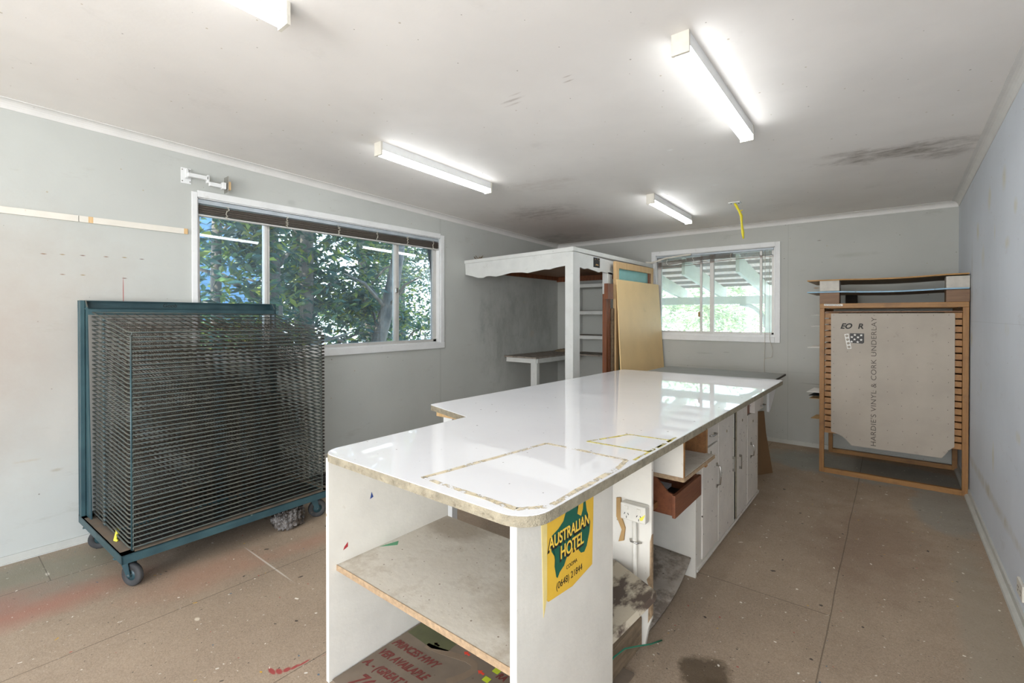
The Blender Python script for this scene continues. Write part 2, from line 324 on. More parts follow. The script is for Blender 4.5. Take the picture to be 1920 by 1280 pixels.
def leaf(name, cols):
    t = NT(name); r = t.n('NewGeometry').outputs['Random Per Island']
    cr = t.n('ValToRGB', {0: r}); e = cr.color_ramp.elements
    e[0].position = 0; e[0].color = lin(cols[0]); e[1].position = 1; e[1].color = lin(cols[-1])
    for i, c_ in enumerate(cols[1:-1]): x = e.new((i + 1) / (len(cols) - 1)); x.color = lin(c_)
    t.t.links.new(cr.outputs[0], t.b.inputs['Base Color']); t.b.inputs['Roughness'].default_value = .35
    tl = t.n('BsdfTranslucent', {'Color': cr.outputs[0]}); mx = t.n('MixShader', {0: .4, 1: t.b.outputs[0], 2: tl.outputs[0]})
    t.t.links.new(mx.outputs[0], t.out.inputs[0]); return t.m
M['leaf'] = leaf('glossy_leaf', ['2a4230', '36523a', '466650', '5b7a3c', 'a3a63a', '3a5a4c', '4d6f63'])
M['leaf_b'] = leaf('pale_bush_leaf', ['93a878', 'abb986', 'c2ca9a', 'd3d6b0', '9caf7e'])
t = NT('grey_brown_bark'); P = t.coord()
M['bark'] = t.done(t.mix(t.ramp(t.noise(P, 9, 6, .7, (1, 1, .35)), .35, .65), lin('4e463d'), lin('8d8071')), .85, 0, t.noise(P, 30, 5), .6)
M['verandah_green'] = simple('pale_green_verandah_paint', 'c6ccb8', .5, var=.06)
t = NT('translucent_roof_sheet'); t.b.inputs['Base Color'].default_value = lin('efe4dc'); t.b.inputs['Roughness'].default_value = .5
tl = t.n('BsdfTranslucent', {'Color': lin('f2e6da')}); mx = t.n('MixShader', {0: .3, 1: t.b.outputs[0], 2: tl.outputs[0]}); t.t.links.new(mx.outputs[0], t.out.inputs[0]); M['roof_sheet'] = t.m
M['weatherboard'] = simple('blue_weatherboard', '5b7a92', .6, var=.06)
M['ground'] = simple('pale_gravel', 'cfc9bd', .9, var=.15, vs=3, world=True)
M['outer'] = simple('outer_cladding', 'c8cbc6', .7)

# ------------------------------------------------------------------ geometry helpers
class G:
    def __init__(s): s.v = []; s.f = []; s.sm = []
    def add(s, vs, fs, sm=False):
        b = len(s.v); s.v += [tuple(v) for v in vs]; s.f += [tuple(i + b for i in f) for f in fs]; s.sm += [sm] * len(fs); return s
    def box(s, x0, x1, y0, y1, z0, z1, bev=0):
        if x0 > x1: x0, x1 = x1, x0
        if y0 > y1: y0, y1 = y1, y0
        if z0 > z1: z0, z1 = z1, z0
        if bev <= 0:
            vs = [(x, y, z) for z in (z0, z1) for y in (y0, y1) for x in (x0, x1)]
            return s.add(vs, [(0, 2, 3, 1), (4, 5, 7, 6), (0, 1, 5, 4), (2, 6, 7, 3), (0, 4, 6, 2), (1, 3, 7, 5)])
        bm = bmesh.new(); bmesh.ops.create_cube(bm, size=1)
        bmesh.ops.transform(bm, matrix=Matrix.Translation(((x0 + x1) / 2, (y0 + y1) / 2, (z0 + z1) / 2)) @ Matrix.Diagonal((x1 - x0, y1 - y0, z1 - z0, 1)), verts=bm.verts)
        bmesh.ops.bevel(bm, geom=list(bm.edges), offset=min(bev, (x1 - x0) * .45, (y1 - y0) * .45, (z1 - z0) * .45), segments=2, affect='EDGES', profile=.5)
        return s.bm(bm)
    def bm(s, bm, sm=False):
        bm.verts.index_update(); s.add([v.co[:] for v in bm.verts], [[v.index for v in f.verts] for f in bm.faces], sm); bm.free(); return s
    def obox(s, c, size, rot=None, bev=0):
        g = G().box(-size[0] / 2, size[0] / 2, -size[1] / 2, size[1] / 2, -size[2] / 2, size[2] / 2, bev)
        m = Matrix.Translation(c) @ (rot.to_4x4() if rot else Matrix())
        return s.add([m @ Vector(v) for v in g.v], g.f)
    def tube(s, pts, r, n=8, cap=True):
        pts = [Vector(p) for p in pts]; rr = r if isinstance(r, (list, tuple)) else [r] * len(pts)
        vs = []; up = None
        for i, p in enumerate(pts):
            d = (pts[min(i + 1, len(pts) - 1)] - pts[max(i - 1, 0)]).normalized()
            if up is None: up = Vector((0, 0, 1)) if abs(d.z) < .9 else Vector((1, 0, 0))
            a = d.cross(up).normalized(); b = a.cross(d); up = b
            for k in range(n):
                an = 2 * math.pi * (k + .5) / n; vs.append(p + (a * math.cos(an) + b * math.sin(an)) * rr[i])
        fs = []
        for i in range(len(pts) - 1):
            for k in range(n):
                fs.append((i * n + k, i * n + (k + 1) % n, (i + 1) * n + (k + 1) % n, (i + 1) * n + k))
        if cap: fs.append(tuple(range(n - 1, -1, -1))); fs.append(tuple((len(pts) - 1) * n + k for k in range(n)))
        return s.add(vs, fs, True)
    def prism(s, pts, n, d0, d1, o=(0, 0, 0)):
        """2d outline pts given as 3d points of a plane, extruded along n from d0 to d1"""
        n = Vector(n); k = len(pts); P = [Vector(p) + Vector(o) for p in pts]
        vs = [p + n * d0 for p in P] + [p + n * d1 for p in P]
        fs = [tuple(range(k)), tuple(range(2 * k - 1, k - 1, -1))] + [(i, k + i, k + (i + 1) % k, (i + 1) % k) for i in range(k)]
        return s.add(vs, fs)
    def cyl(s, c, ax, r, h, n=20):
        c = Vector(c); ax = Vector(ax).normalized(); return s.tube([c - ax * h / 2, c + ax * h / 2], r, n)
    def turn(s, m): s.v = [tuple(m @ Vector(v)) for v in s.v]; return s
ORG = {}
def obj(name, g, m, parent=None):
    me = bpy.data.meshes.new(name)
    me.from_pydata(g.v, [], g.f)
    if any(g.sm): me.polygons.foreach_set('use_smooth', g.sm)
    bm = bmesh.new(); bm.from_mesh(me); bmesh.ops.recalc_face_normals(bm, faces=bm.faces); bm.to_mesh(me); bm.free()
    if not isinstance(m, (list, tuple)): m = [m]
    for x in m: me.materials.append(M[x] if isinstance(x, str) else x)
    o = bpy.data.objects.new(name, me); C.objects.link(o)
    if parent is not None:
        o.parent = parent; org = ORG[parent.name]
    else:
        a = np.array(g.v); org = Vector(((a[:, 0].min() + a[:, 0].max()) / 2, (a[:, 1].min() + a[:, 1].max()) / 2, a[:, 2].min())); o.location = org
    ORG[o.name] = org; me.transform(Matrix.Translation(-org))
    return o
def tag(o, label, cat, group=None, kind=None):
    o['label'] = label; o['category'] = cat
    if group: o['group'] = group
    if kind: o['kind'] = kind
    return o
def thing(name, label, cat, loc=(0, 0, 0), group=None):
    o = bpy.data.objects.new(name, None); C.objects.link(o); o.location = loc; ORG[o.name] = Vector(loc); o.empty_display_size = .1
    return tag(o, label, cat, group)
def struct(name, g, m, parent=None):
    o = obj(name, g, m, parent)
    if parent is None: o['kind'] = 'structure'
    return o
def text(s, size, right, up, origin, depth=.0006, shear=0., bold=0., spacing=1., sx=1.):
    cu = bpy.data.curves.new('lettering', 'FONT'); cu.body = s; cu.size = size; cu.extrude = depth; cu.shear = shear; cu.offset = bold; cu.space_character = spacing
    o = bpy.data.objects.new('lettering', cu); C.objects.link(o)
    dg = bpy.context.evaluated_depsgraph_get(); me = o.evaluated_get(dg).to_mesh()
    r = Vector(right).normalized(); u = Vector(up).normalized(); n = r.cross(u)
    m = Matrix((( r.x * sx, u.x, n.x, origin[0]), (r.y * sx, u.y, n.y, origin[1]), (r.z * sx, u.z, n.z, origin[2]), (0, 0, 0, 1)))
    g = G().add([m @ v.co for v in me.vertices], [tuple(p.vertices) for p in me.polygons])
    o.to_mesh_clear() if False else None
    bpy.data.objects.remove(o); bpy.data.curves.remove(cu)
    return g
def rotz(a, c=(0, 0, 0)): return Matrix.Translation(c) @ Matrix.Rotation(a, 4, 'Z') @ Matrix.Translation(-Vector(c))

# ================================================================== THE ROOM
struct('floor', G().box(XL - .15, XR + .15, YF - .15, YB + .15, -.12, 0), 'floor')
g = G(); x0, x1 = XL - .12, XR + .12
za, zb = ceil_z(YF - .1), ceil_z(YB + .1)
g.add([(x0, YF - .1, za), (x1, YF - .1, za), (x1, YB + .1, zb), (x0, YB + .1, zb)] + [(x0, YF - .1, za + .1), (x1, YF - .1, za + .1), (x1, YB + .1, zb + .1), (x0, YB + .1, zb + .1)],
      [(0, 1, 2, 3), (7, 6, 5, 4), (0, 4, 5, 1), (1, 5, 6, 2), (2, 6, 7, 3), (3, 7, 4, 0)])
struct('ceiling', g, 'ceiling')
def wall_x(name, x, t, y0, y1, ztop, hole, m):
    g = G(); a, b = min(x, x + t), max(x, x + t)
    if hole:
        h0, h1, k0, k1 = hole
        g.box(a, b, y0, h0, 0, ztop).box(a, b, h1, y1, 0, ztop).box(a, b, h0, h1, 0, k0).box(a, b, h0, h1, k1, ztop)
    else: g.box(a, b, y0, y1, 0, ztop)
    return struct(name, g, m)
def wall_y(name, y, t, x0, x1, ztop, hole, m):
    g = G(); a, b = min(y, y + t), max(y, y + t)
    if hole:
        h0, h1, k0, k1 = hole
        g.box(x0, h0, a, b, 0, ztop).box(h1, x1, a, b, 0, ztop).box(h0, h1, a, b, 0, k0).box(h0, h1, a, b, k1, ztop)
    else: g.box(x0, x1, a, b, 0, ztop)
    return struct(name, g, m)
W1 = (1.225, 3.52, 1.085, 2.205)      # left window opening: y0 y1 z0 z1
W2 = (-2.345, -1.005, 1.135, 2.125)   # back window opening: x0 x1 z0 z1
wall_x('wall_left', XL, -.12, YF - .12, YB + .12, 2.72, W1, 'wall_left')
wall_y('wall_back', YB, .12, XL, XR, 2.50, W2, 'wall_back')
wall_x('wall_right', XR, .12, YF - .12, YB + .12, 2.72, (-2.35, -.25, .02, 2.12), 'wall_right')  # opening added out of view for the side fill lamp
wall_y('wall_front', YF, -.12, XL, XR, 2.72, (-3.3, -.1, .75, 2.25), 'wall_front')  # opening added out of view for the rear fill lamp
# cornice: a small concave scotia
def cornice(name, p0, p1, nin):
    """p0,p1 wall/ceiling corner points, nin: direction into the room"""
    n = Vector(nin); prof = [(0, 0), (0, -CO - .004), (.004, -CO - .004)]
    for k in range(6):
        a = math.pi / 2 * k / 5; prof.append((CO - .001 - (CO - .006) * math.cos(a), -CO + .001 + (CO - .006) * math.sin(a) - .000))
    prof += [(CO + .004, -.004), (CO + .004, 0)]
    vs = []
    for P in (p0, p1):
        for a, b in prof: vs.append(Vector(P) + n * a + Vector((0, 0, b)))
    k = len(prof); fs = [(i, (i + 1) % k, k + (i + 1) % k, k + i) for i in range(k)] + [tuple(range(k)), tuple(range(2 * k - 1, k - 1, -1))]
    return struct(name, G().add(vs, fs), 'trim')
cornice('trim_1', (XL, YF, ceil_z(YF)), (XL, YB, ceil_z(YB)), (1, 0, 0))
cornice('trim_2', (XL, YB, ceil_z(YB)), (XR, YB, ceil_z(YB)), (0, -1, 0))
cornice('trim_3', (XR, YF, ceil_z(YF)), (XR, YB, ceil_z(YB)), (-1, 0, 0))
struct('baseboard_left', G().box(XL, XL + .012, YF, YB, 0, .045).box(XL, XL + .016, YF, YB, 0, .006), 'skirt')
struct('baseboard_back', G().box(XL + .012, XR, YB - .012, YB, 0, .045), 'skirt')
struct('baseboard_right', G().box(XR - .010, XR, -.2, YB, 0, .055).prism([(XR - .010, -.2, 0), (XR - .03, -.2, 0), (XR - .027, -.2, .012), (XR - .018, -.2, .02), (XR - .010, -.2, .022)], (0, 1, 0), 0, YB + .2 - .012), 'skirt')
struct('added_door', G().box(XR + .02, XR + .08, -2.35, -2.31, .02, 2.12).box(XR + .02, XR + .08, -.29, -.25, .02, 2.12).box(XR + .02, XR + .08, -2.31, -.29, 2.08, 2.12).box(XR + .03, XR + .07, -1.32, -1.28, .02, 2.08), 'alu')  # unseen door frame, added around the side fill opening

# ---------------------------------------------------------------- left window
def pane_box(g, ax, pos, a0, a1, z0, z1):
    if ax == 'x': g.box(pos - .002, pos + .002, a0, a1, z0, z1)
    else: g.box(a0, a1, pos - .002, pos + .002, z0, z1)
y0, y1, z0, z1 = W1
g = G(); A = .035
for a in ((y0 - A, y0, z0 - A, z1 + A), (y1, y1 + A + .02, z0 - A, z1 + A)): g.box(XL, XL + .014, *a, .003)
g.box(XL, XL + .014, y0, y1, z1, z1 + A + .014, .003)
g.box(XL, XL + .018, y0 - A, y1 + A + .02, z0 - .062, z0, .004)
g.box(XL - .10, XL, y0 - .001, y0 + .008, z0, z1).box(XL - .10, XL, y1 - .008, y1 + .001, z0, z1).box(XL - .10, XL, y0, y1, z1 - .006, z1 + .001).box(XL - .10, XL + .004, y0, y1, z0 - .001, z0 + .010)
win = struct('window_1', g, 'white_clean')
fx = XL - .075
g = G()
g.box(fx - .02, fx + .025, y0 + .008, y0 + .033, z0 + .01, z1).box(fx - .02, fx + .025, y1 - .05, y1 - .008, z0 + .01, z1)
g.box(fx - .02, fx + .025, y0, y1, z0 + .008, z0 + .035).box(fx - .02, fx + .025, y0, y1, z1 - .03, z1)
g.box(fx - .015, fx + .028, 1.705, 1.728, z0 + .03, z1 - .02, .003).box(fx - .02, fx + .015, 1.728, 1.75, z0 + .03, z1 - .02)
g.box(fx - .015, fx + .028, 2.965, 2.99, z0 + .03, z1 - .02, .003).box(fx - .02, fx + .015, 2.99, 3.02, z0 + .03, z1 - .02)
obj('window_frame', g, 'alu', win)
obj('window_latch', G().box(fx + .028, fx + .045, 2.965, 2.99, 1.60, 1.65, .004), 'chrome', win)
g = G()
for a, b in ((y0 + .03, 1.71), (1.745, 2.97), (3.015, y1 - .045)): pane_box(g, 'x', fx, a, b, z0 + .03, z1 - .025)
obj('pane', g, 'glass_left', win)
# ---------------------------------------------------------------- back window
x0, x1, z0, z1 = W2
g = G(); A = .052
for a, b in ((x0 - A, x0), (x1, x1 + A)): g.box(a, b, YB - .014, YB, z0 - A - .006, z1 + A, .003)
g.box(x0, x1, YB - .014, YB, z1, z1 + A, .003).box(x0, x1, YB - .018, YB, z0 - A - .006, z0, .004)
g.box(x0 - .001, x0 + .012, YB, YB + .10, z0, z1).box(x1 - .012, x1 + .001, YB, YB + .10, z0, z1).box(x0, x1, YB, YB + .10, z1 - .006, z1 + .001).box(x0, x1, YB - .004, YB + .1, z0 - .001, z0 + .03)
win2 = struct('window_2', g, 'white_clean')
fy = YB + .075; g = G()
g.box(x0 + .01, x0 + .05, fy - .025, fy + .02, z0 + .03, z1).box(x1 - .04, x1 - .01, fy - .025, fy + .02, z0 + .03, z1)
g.box(x0, x1, fy - .025, fy + .02, z0 + .028, z0 + .05).box(x0, x1, fy - .025, fy + .02, z1 - .03, z1)
g.box(-1.815, -1.79, fy - .028, fy, z0 + .03, z1 - .02, .003).box(-1.70, -1.655, fy - .028, fy + .01, z0 + .03, z1 - .02, .003).box(-1.165, -1.14, fy - .028, fy, z0 + .03, z1 - .02, .003)
obj('window_frame', g, 'alu', win2)
obj('window_latch', G().box(-1.83, -1.812, fy - .045, fy - .028, 1.36, 1.42, .004), 'putty', win2)
g = G()
for a, b in ((x0 + .045, -1.80), (-1.795, -1.69), (-1.66, -1.155), (-1.145, x1 - .035)): pane_box(g, 'y', fy, a, b, z0 + .045, z1 - .025)
obj('pane', g, 'glass_back', win2)
struct('added_window', G().box(-3.34, -3.3, YF, YF + .014, .71, 2.29).box(-.1, -.06, YF, YF + .014, .71, 2.29).box(-3.3, -.1, YF, YF + .014, 2.25, 2.29).box(-3.3, -.1, YF, YF + .014, .71, .75)
       .box(-1.72, -1.68, YF - .1, YF - .06, .75, 2.25), 'white_clean')  # unseen window frame, added around the rear fill opening

# ---------------------------------------------------------------- venetian blinds
bl = thing('venetian_blind', 'brown venetian blind bunched up at the top of the wide left window', 'blind', (XL - .02, 2.37, 2.08), 'window blinds')
bx = XL - .022
obj('head_rail', G().box(bx - .018, bx + .018, 1.235, 3.51, 2.165, 2.196, .003), 'blind_rail', bl)
for k in range(12): 
    zz = 2.155 - k * .0052; g = G()
    dz = random.uniform(-.001, .001); g.box(bx - .019, bx + .019 - (k % 3) * .001, 1.238, 3.508, zz - .0012 + dz, zz + .0012 + dz)
    obj('slat', g, 'blind', bl)
obj('bottom_rail', G().box(bx - .02, bx + .02, 1.236, 3.51, 2.078, 2.09, .003), 'alu', bl)
for yy in (1.42, 1.86, 2.32, 2.72, 3.08, 3.42):
    pts = []
    for k in range(15): pts.append((bx + .024 + .006 * (k % 2), yy + random.uniform(-.012, .012), 2.168 - k * .0062))
    obj('ladder_cord', G().tube(pts, .0028, 5), 'cord', bl)
bl2 = thing('venetian_blind', 'crooked collapsed venetian blind hanging askew in the small back window', 'blind', (-1.68, YB + .02, 2.03), 'window blinds')
by = YB + .022
obj('head_rail', G().box(-2.33, -1.02, by - .018, by + .018, 2.095, 2.117, .003), 'blind_rail', bl2)
def slat2(pts, w=.017):
    g = G(); vs = []
    for p in pts: vs += [(p[0], by - w, p[1] - .003), (p[0], by + w, p[1] + .002), (p[0], by + w, p[1] + .004), (p[0], by - w, p[1] + .001)]
    fs = [(0, 1, 2, 3), tuple(range(len(vs) - 1, len(vs) - 5, -1))]
    for i in range(len(pts) - 1):
        for k in range(4): fs.append((i * 4 + k, i * 4 + (k + 1) % 4, i * 4 + 4 + (k + 1) % 4, i * 4 + 4 + k))
    return g.add(vs, fs)
for k in range(9):
    obj('slat', slat2([(-2.32, 2.035 - k * .006), (-2.0, 2.06 - k * .005), (-1.72, 2.085 - k * .006), (-1.52, 2.088 - k * .0055), (-1.44, 2.085 - k * .004)]), 'blind', bl2)
for k, (za_, zb_) in enumerate(((2.04, 2.07), (2.02, 2.068))):
    obj('slat', slat2([(-2.32, 1.985 - k * .008), (-1.9, 2.01), (-1.44, za_), (-1.03, zb_ - .03)]), 'blind', bl2)
obj('bottom_rail', slat2([(-2.32, 1.965), (-1.95, 1.985), (-1.44, 2.02), (-1.02, 2.025)], .012), 'redwood', bl2)
g = G()
g.tube([(-1.105, by, 2.10), (-1.10, by - .03, 1.6), (-1.098, YB - .03, 1.10), (-1.10, YB - .03, .92), (-1.105, YB - .03, .86), (-1.10, YB - .03, .70), (-1.10, YB - .03, .655)], .0022, 5)
g.tube([(-1.06, by, 2.10), (-1.055, by - .03, 1.6), (-1.05, YB - .03, 1.12), (-1.02, YB - .03, 1.0), (-1.03, YB - .03, .92), (-1.10, YB - .03, .90)], .0022, 5)
g.tube([(-1.10, YB - .03, .66), (-1.12, YB - .03, .63)], .009, 6)
obj('pull_cord', g, 'cord', bl2)
for xx in (-2.2, -1.88, -1.46):
    obj('ladder_cord', G().tube([(xx + random.uniform(-.012, .012), by - .022 - .004 * (k % 2), 2.09 - k * .009) for k in range(11)], .0022, 5), 'cord', bl2)

# ---------------------------------------------------------------- fluorescent lights
def batten(xc, ya, yb_, label):
    w_ = .034; zc0, zc1 = ceil_z(ya), ceil_z(yb_)
    root = thing('fluorescent_light', label, 'ceiling light', (xc, (ya + yb_) / 2, (zc0 + zc1) / 2), 'fluorescent battens on the ceiling')
    def seg(g, y_a, y_b, prof):
        vs = []
        for y in (y_a, y_b):
            for (dx, dz) in prof: vs.append((xc + dx, y, ceil_z(y) + dz))
        k = len(prof); g.add(vs, [(i, (i + 1) % k, k + (i + 1) % k, k + i) for i in range(k)] + [tuple(range(k)), tuple(range(2 * k - 1, k - 1, -1))]); return g
    obj('housing', seg(G(), ya + .012, yb_ - .012, [(-w_, 0), (-w_, -.054), (w_, -.054), (w_, 0)]), 'white_clean', root)
    obj('diffuser', seg(G(), ya + .012, yb_ - .012, [(-w_ + .001, -.054), (-w_ + .003, -.076), (-w_ + .012, -.082), (w_ - .012, -.082), (w_ - .003, -.076), (w_ - .001, -.054)]), 'tube', root)
    for (a, b) in ((ya, ya + .014), (yb_ - .014, yb_)):
        obj('end_cap', seg(G(), a, b, [(-w_ - .002, 0), (-w_ - .002, -.086), (w_ + .002, -.086), (w_ + .002, 0)]), 'plastic', root)
batten(-.675, 1.925, 3.055, 'lit white fluorescent batten over the white workbench, largest in the photo')
batten(-2.655, 1.895, 3.0, 'lit white fluorescent batten in front of the wide left window')
batten(-1.685, 4.06, 5.08, 'lit white fluorescent batten furthest away, near the hanging yellow cable')
batten(-1.80, -.25, .875, 'lit white fluorescent batten cut off by the top edge of the photo')

# ================================================================== DRYING RACK
TH = .035; CX, CY = -2.94, .614
Mc = Matrix.Translation((CX, CY, 0)) @ Matrix.Rotation(TH, 4, 'Z')      # local: x towards the room, y along the wall
rack = thing('drying_rack', 'teal steel print drying rack on casters with many wire shelves beside left wall', 'drying rack', (CX, CY, 0))
def cobj(name, g, m, parent=None): return obj(name, g.turn(Mc), m, parent or rack)
LB, WB = 1.15, .82
g = G().box(-WB, 0, 0, .006, .15, .195).box(-WB, 0, LB - .006, LB, .15, .195).box(-.006, 0, 0, LB, .15, .195).box(-WB, -WB + .006, 0, LB, .15, .195)
g.box(-WB, 0, 0, .055, .189, .195).box(-WB, 0, LB - .055, LB, .189, .195).box(-.05, 0, 0, LB, .189, .195).box(-WB, -WB + .1, 0, LB, .189, .195)
g.box(-.45, -.41, 0, LB, .175, .189)
cobj('base_frame', g, 'steel')
cobj('dark_tray', G().box(-WB + .02, -.02, .02, LB - .02, .168, .174), 'dark')  # dark sheet across the open centre of the base
HT = 1.462
g = G()
for (a, b, s) in ((0, .022, 1), (LB - .022, LB, -1)):
    g.box(-WB, -WB + .012, a, b + (.02 if s > 0 else 0), .19, HT, .002)
    g.box(-WB + .030, -WB + .055, a, b, .19, HT, .002)
    g.box(-WB + .012, -WB + .03, a + .006, b - .008, .19, HT)
cobj('upright', g, 'steel')
for yy in (.024, LB - .03):
    cobj('gusset', G().prism([(-WB + .05, yy, .195), (-WB + .155, yy, .195), (-WB + .15, yy, .3), (-WB + .085, yy, HT - .04), (-WB + .05, yy, HT)], (0, 1, 0), 0, .006), 'steel')
g = G().box(-WB, -WB + .01, 0, LB, HT - .045, HT).box(-WB, -WB + .09, .02, LB - .02, HT - .052, HT - .046).box(-WB, -WB + .05, 0, LB, HT - .004, HT).box(-WB + .085, -WB + .09, .03, LB - .03, HT - .085, HT - .046)
cobj('top_rail', g, 'steel')
cobj('lettering', text('Goob', .035, (0, 1, 0), (0, 0, 1), (-WB + .0108, .42, HT - .035), .0003, .2), 'marker')
# shelves
def shelf_geo(L, Wy):
    r = G(); 
    fr = [(0, .0, 0), (L - .02, 0, 0), (L - .006, .006, 0), (L, .02, 0), (L, Wy - .02, 0), (L - .006, Wy - .006, 0), (L - .02, Wy, 0), (0, Wy, 0)]
    r.tube(fr, .0042, 6); r.tube([(0, 0, 0), (0, Wy, 0)], .0036, 6)
    r.tube([(L - .001, .012, 0), (L - .001, .012, -.02)], .0034, 5); r.tube([(L - .001, Wy - .012, 0), (L - .001, Wy - .012, -.02)], .004, 5)
    r.box(.22, .25, -.008, .004, -.009, .003)
    c = G(); n = 22
    for i in range(1, n): c.tube([(0, Wy * i / n, -.003), (L, Wy * i / n, -.003)], .0016, 4, False)
    for f in (.34, .68): c.tube([(L * f, 0, -.006), (L * f, Wy, -.006)], .0022, 4, False)
    return r, c
NS = 47; Wy = 1.055; ox, oy = -WB + .135, .04
rg, cg = shelf_geo(.665, Wy)
rm = cm = None
for i in range(NS):
    f = i / (NS - 1); zb_ = .235 + f * 1.155; zf = .212 + f * 1.075
    if i == 0:
        sh = obj('wire_shelf', G().add(rg.v, rg.f, True).turn(Matrix.Identity(4)), 'wire', rack)
        sh.data.transform(Matrix.Translation(ORG[rack.name])); cm_o = obj('cross_wires', G().add(cg.v, cg.f, True), 'wire_cross', sh)
        cm_o.data.transform(Matrix.Translation(ORG[rack.name])); s0, c0 = sh, cm_o; s, c_ = sh, cm_o
    else:
        s = s0.copy(); C.objects.link(s); c_ = c0.copy(); C.objects.link(c_); c_.parent = s
    ang = math.atan2(zb_ - zf, .665)
    s.matrix_local = Matrix.Translation(-Vector((CX, CY, 0))) @ Mc @ Matrix.Translation((ox + random.uniform(-.002, .002), oy, zb_)) @ Matrix.Rotation(ang, 4, 'Y') @ Matrix.Rotation((random.uniform(-.002, .002) + (.004 if i == 4 else 0) - f * .012 + .004), 4, 'X')
cobj('corner_rod', G().tube([(-.022, .046, .2), (-.024, .046, 1.275)], .004, 6), 'steel')
g = G()
for k in range(46): g.obox((-.030, LB - .055, .24 + k * .0222), (.014, .014, .012))
cobj('corner_springs', g, 'dark')
# casters
for k, (xx, yy, a) in enumerate(((-.10, .05, .45), (-.72, .05, 1.2), (-.10, LB - .09, 1.25), (-.72, LB - .09, .3))):
    m = Mc @ Matrix.Translation((xx, yy, 0)) @ Matrix.Rotation(a, 4, 'Z')
    g = G().box(-.045, .045, -.04, .04, .142, .150).cyl((0, 0, .134), (0, 0, 1), .024, .018)
    for s in (-1, 1): g.prism([(-.024, s * .020, .132), (.024, s * .020, .132), (.040, s * .020, .052), (.018, s * .020, .052)], (0, s, 0), 0, .003)
    g.cyl((.029, 0, .058), (0, 1, 0), .007, .054, 10)
    ct = obj('caster', g.turn(m), 'steel', rack)
    g = G(); n = 24; vs = []; prof = [(-.014, .030), (-.014, .052), (-.009, .058), (.009, .058), (.014, .052), (.014, .030), (.006, .026), (-.006, .026)]
    for i in range(n):
        an = 2 * math.pi * i / n
        for (w_, r_) in prof: vs.append((.029 + r_ * math.cos(an), w_, .058 + r_ * math.sin(an)))
    q = len(prof); g.add(vs, [(i * q + j, i * q + (j + 1) % q, ((i + 1) % n) * q + (j + 1) % q, ((i + 1) % n) * q + j) for i in range(n) for j in range(q)], True)
    obj('wheel', g.turn(m), 'rubber', ct)
    obj('wheel_hub', G().cyl((.029, 0, .058), (0, 1, 0), .028, .02).turn(m), 'steel', ct)
# things on and under the rack
tag(obj('yellow_rag', G().tube([(-.21, .035, .198), (-.225, .03, .2), (-.26, .05, .232), (-.285, .045, .238)], [.006, .009, .010, .005], 7).turn(Mc), 'yellow'),
    'small strip of yellow rag on the dusty base of the drying rack', 'rag')
bm = bmesh.new(); bmesh.ops.create_icosphere(bm, subdivisions=4, radius=1)
for v in bm.verts:
    n_ = v.co.copy(); k = 1 + .10 * math.sin(9 * n_.x + 4 * n_.z) * math.sin(7 * n_.y) + .07 * math.sin(21 * n_.y + 13 * n_.x) + .05 * math.sin(30 * n_.z + 8 * n_.x)
    v.co = Vector((n_.x * .085 * k, n_.y * .10 * k, max(n_.z, -.62) * .085 * k))
mn = min(v.co.z for v in bm.verts)
for v in bm.verts: v.co += Vector((-3.07, 1.50, -mn))
tag(obj('plastic_bag', G().bm(bm), 'bag'), 'shiny clear plastic bag of dark stuff on the floor under the drying rack', 'bag')
g = G()
for k in range(6):
    pts = []; 
    for i in range(25):
        a = 2 * math.pi * i / 24; rr_ = .075 + .01 * math.sin(3 * a + k)
        pts.append((-3.60 + rr_ * math.cos(a), 2.02 + (rr_ + .01 * k % .02) * math.sin(a), .009 + k * .014 + .005 * math.sin(2 * a + k)))
    g.tube(pts, .008, 6)
tag(obj('hose_coil', g, 'coil'), 'black coil of hose on the floor behind the right end of drying rack', 'hose')

# ================================================================== WORKTOP
T = .87; th = .030
def outline(pts, rads, n=8):
    out = []; k = len(pts)
    for i, p in enumerate(pts):
        p = Vector(p); a = Vector(pts[i - 1]) - p; b = Vector(pts[(i + 1) % k]) - p; r = rads[i]
        if r <= 0: out.append(tuple(p)); continue
        a.normalize(); b.normalize(); ang = a.angle(b); d = r / math.tan(ang / 2)
        p1 = p + a * d; p2 = p + b * d; cc = p + (a + b).normalized() * (r / math.sin(ang / 2))
        v1 = p1 - cc; v2 = p2 - cc; tot = v1.angle(v2); sg = 1 if v1.x * v2.y - v1.y * v2.x > 0 else -1
        for j in range(n + 1):
            t_ = sg * tot * j / n; out.append((cc.x + v1.x * math.cos(t_) - v1.y * math.sin(t_), cc.y + v1.x * math.sin(t_) + v1.y * math.cos(t_)))
    return out
tp = [(-1.650, .925), (-.688, .925), (-.662, 4.215), (-1.975, 4.125), (-2.045, 1.805), (-1.652, 1.70)]
ol = outline(tp, [.07, .09, .05, .04, .025, 0])
wt = thing('worktop', 'large glossy white laminate worktop with a step in its left edge', 'worktop', (-1.3, 2.5, T - th))
obj('core_board', G().prism([(x, y, 0) for x, y in ol], (0, 0, 1), T - th, T - .002), 'edge', wt)
ol2 = outline([(x + (.002 if x < -1.2 else -.002), y) for x, y in tp], [.07, .09, .05, .04, .025, 0])
obj('laminate', G().prism([(x, y, 0) for x, y in ol2], (0, 0, 1), T - .002, T), 'laminate', wt)
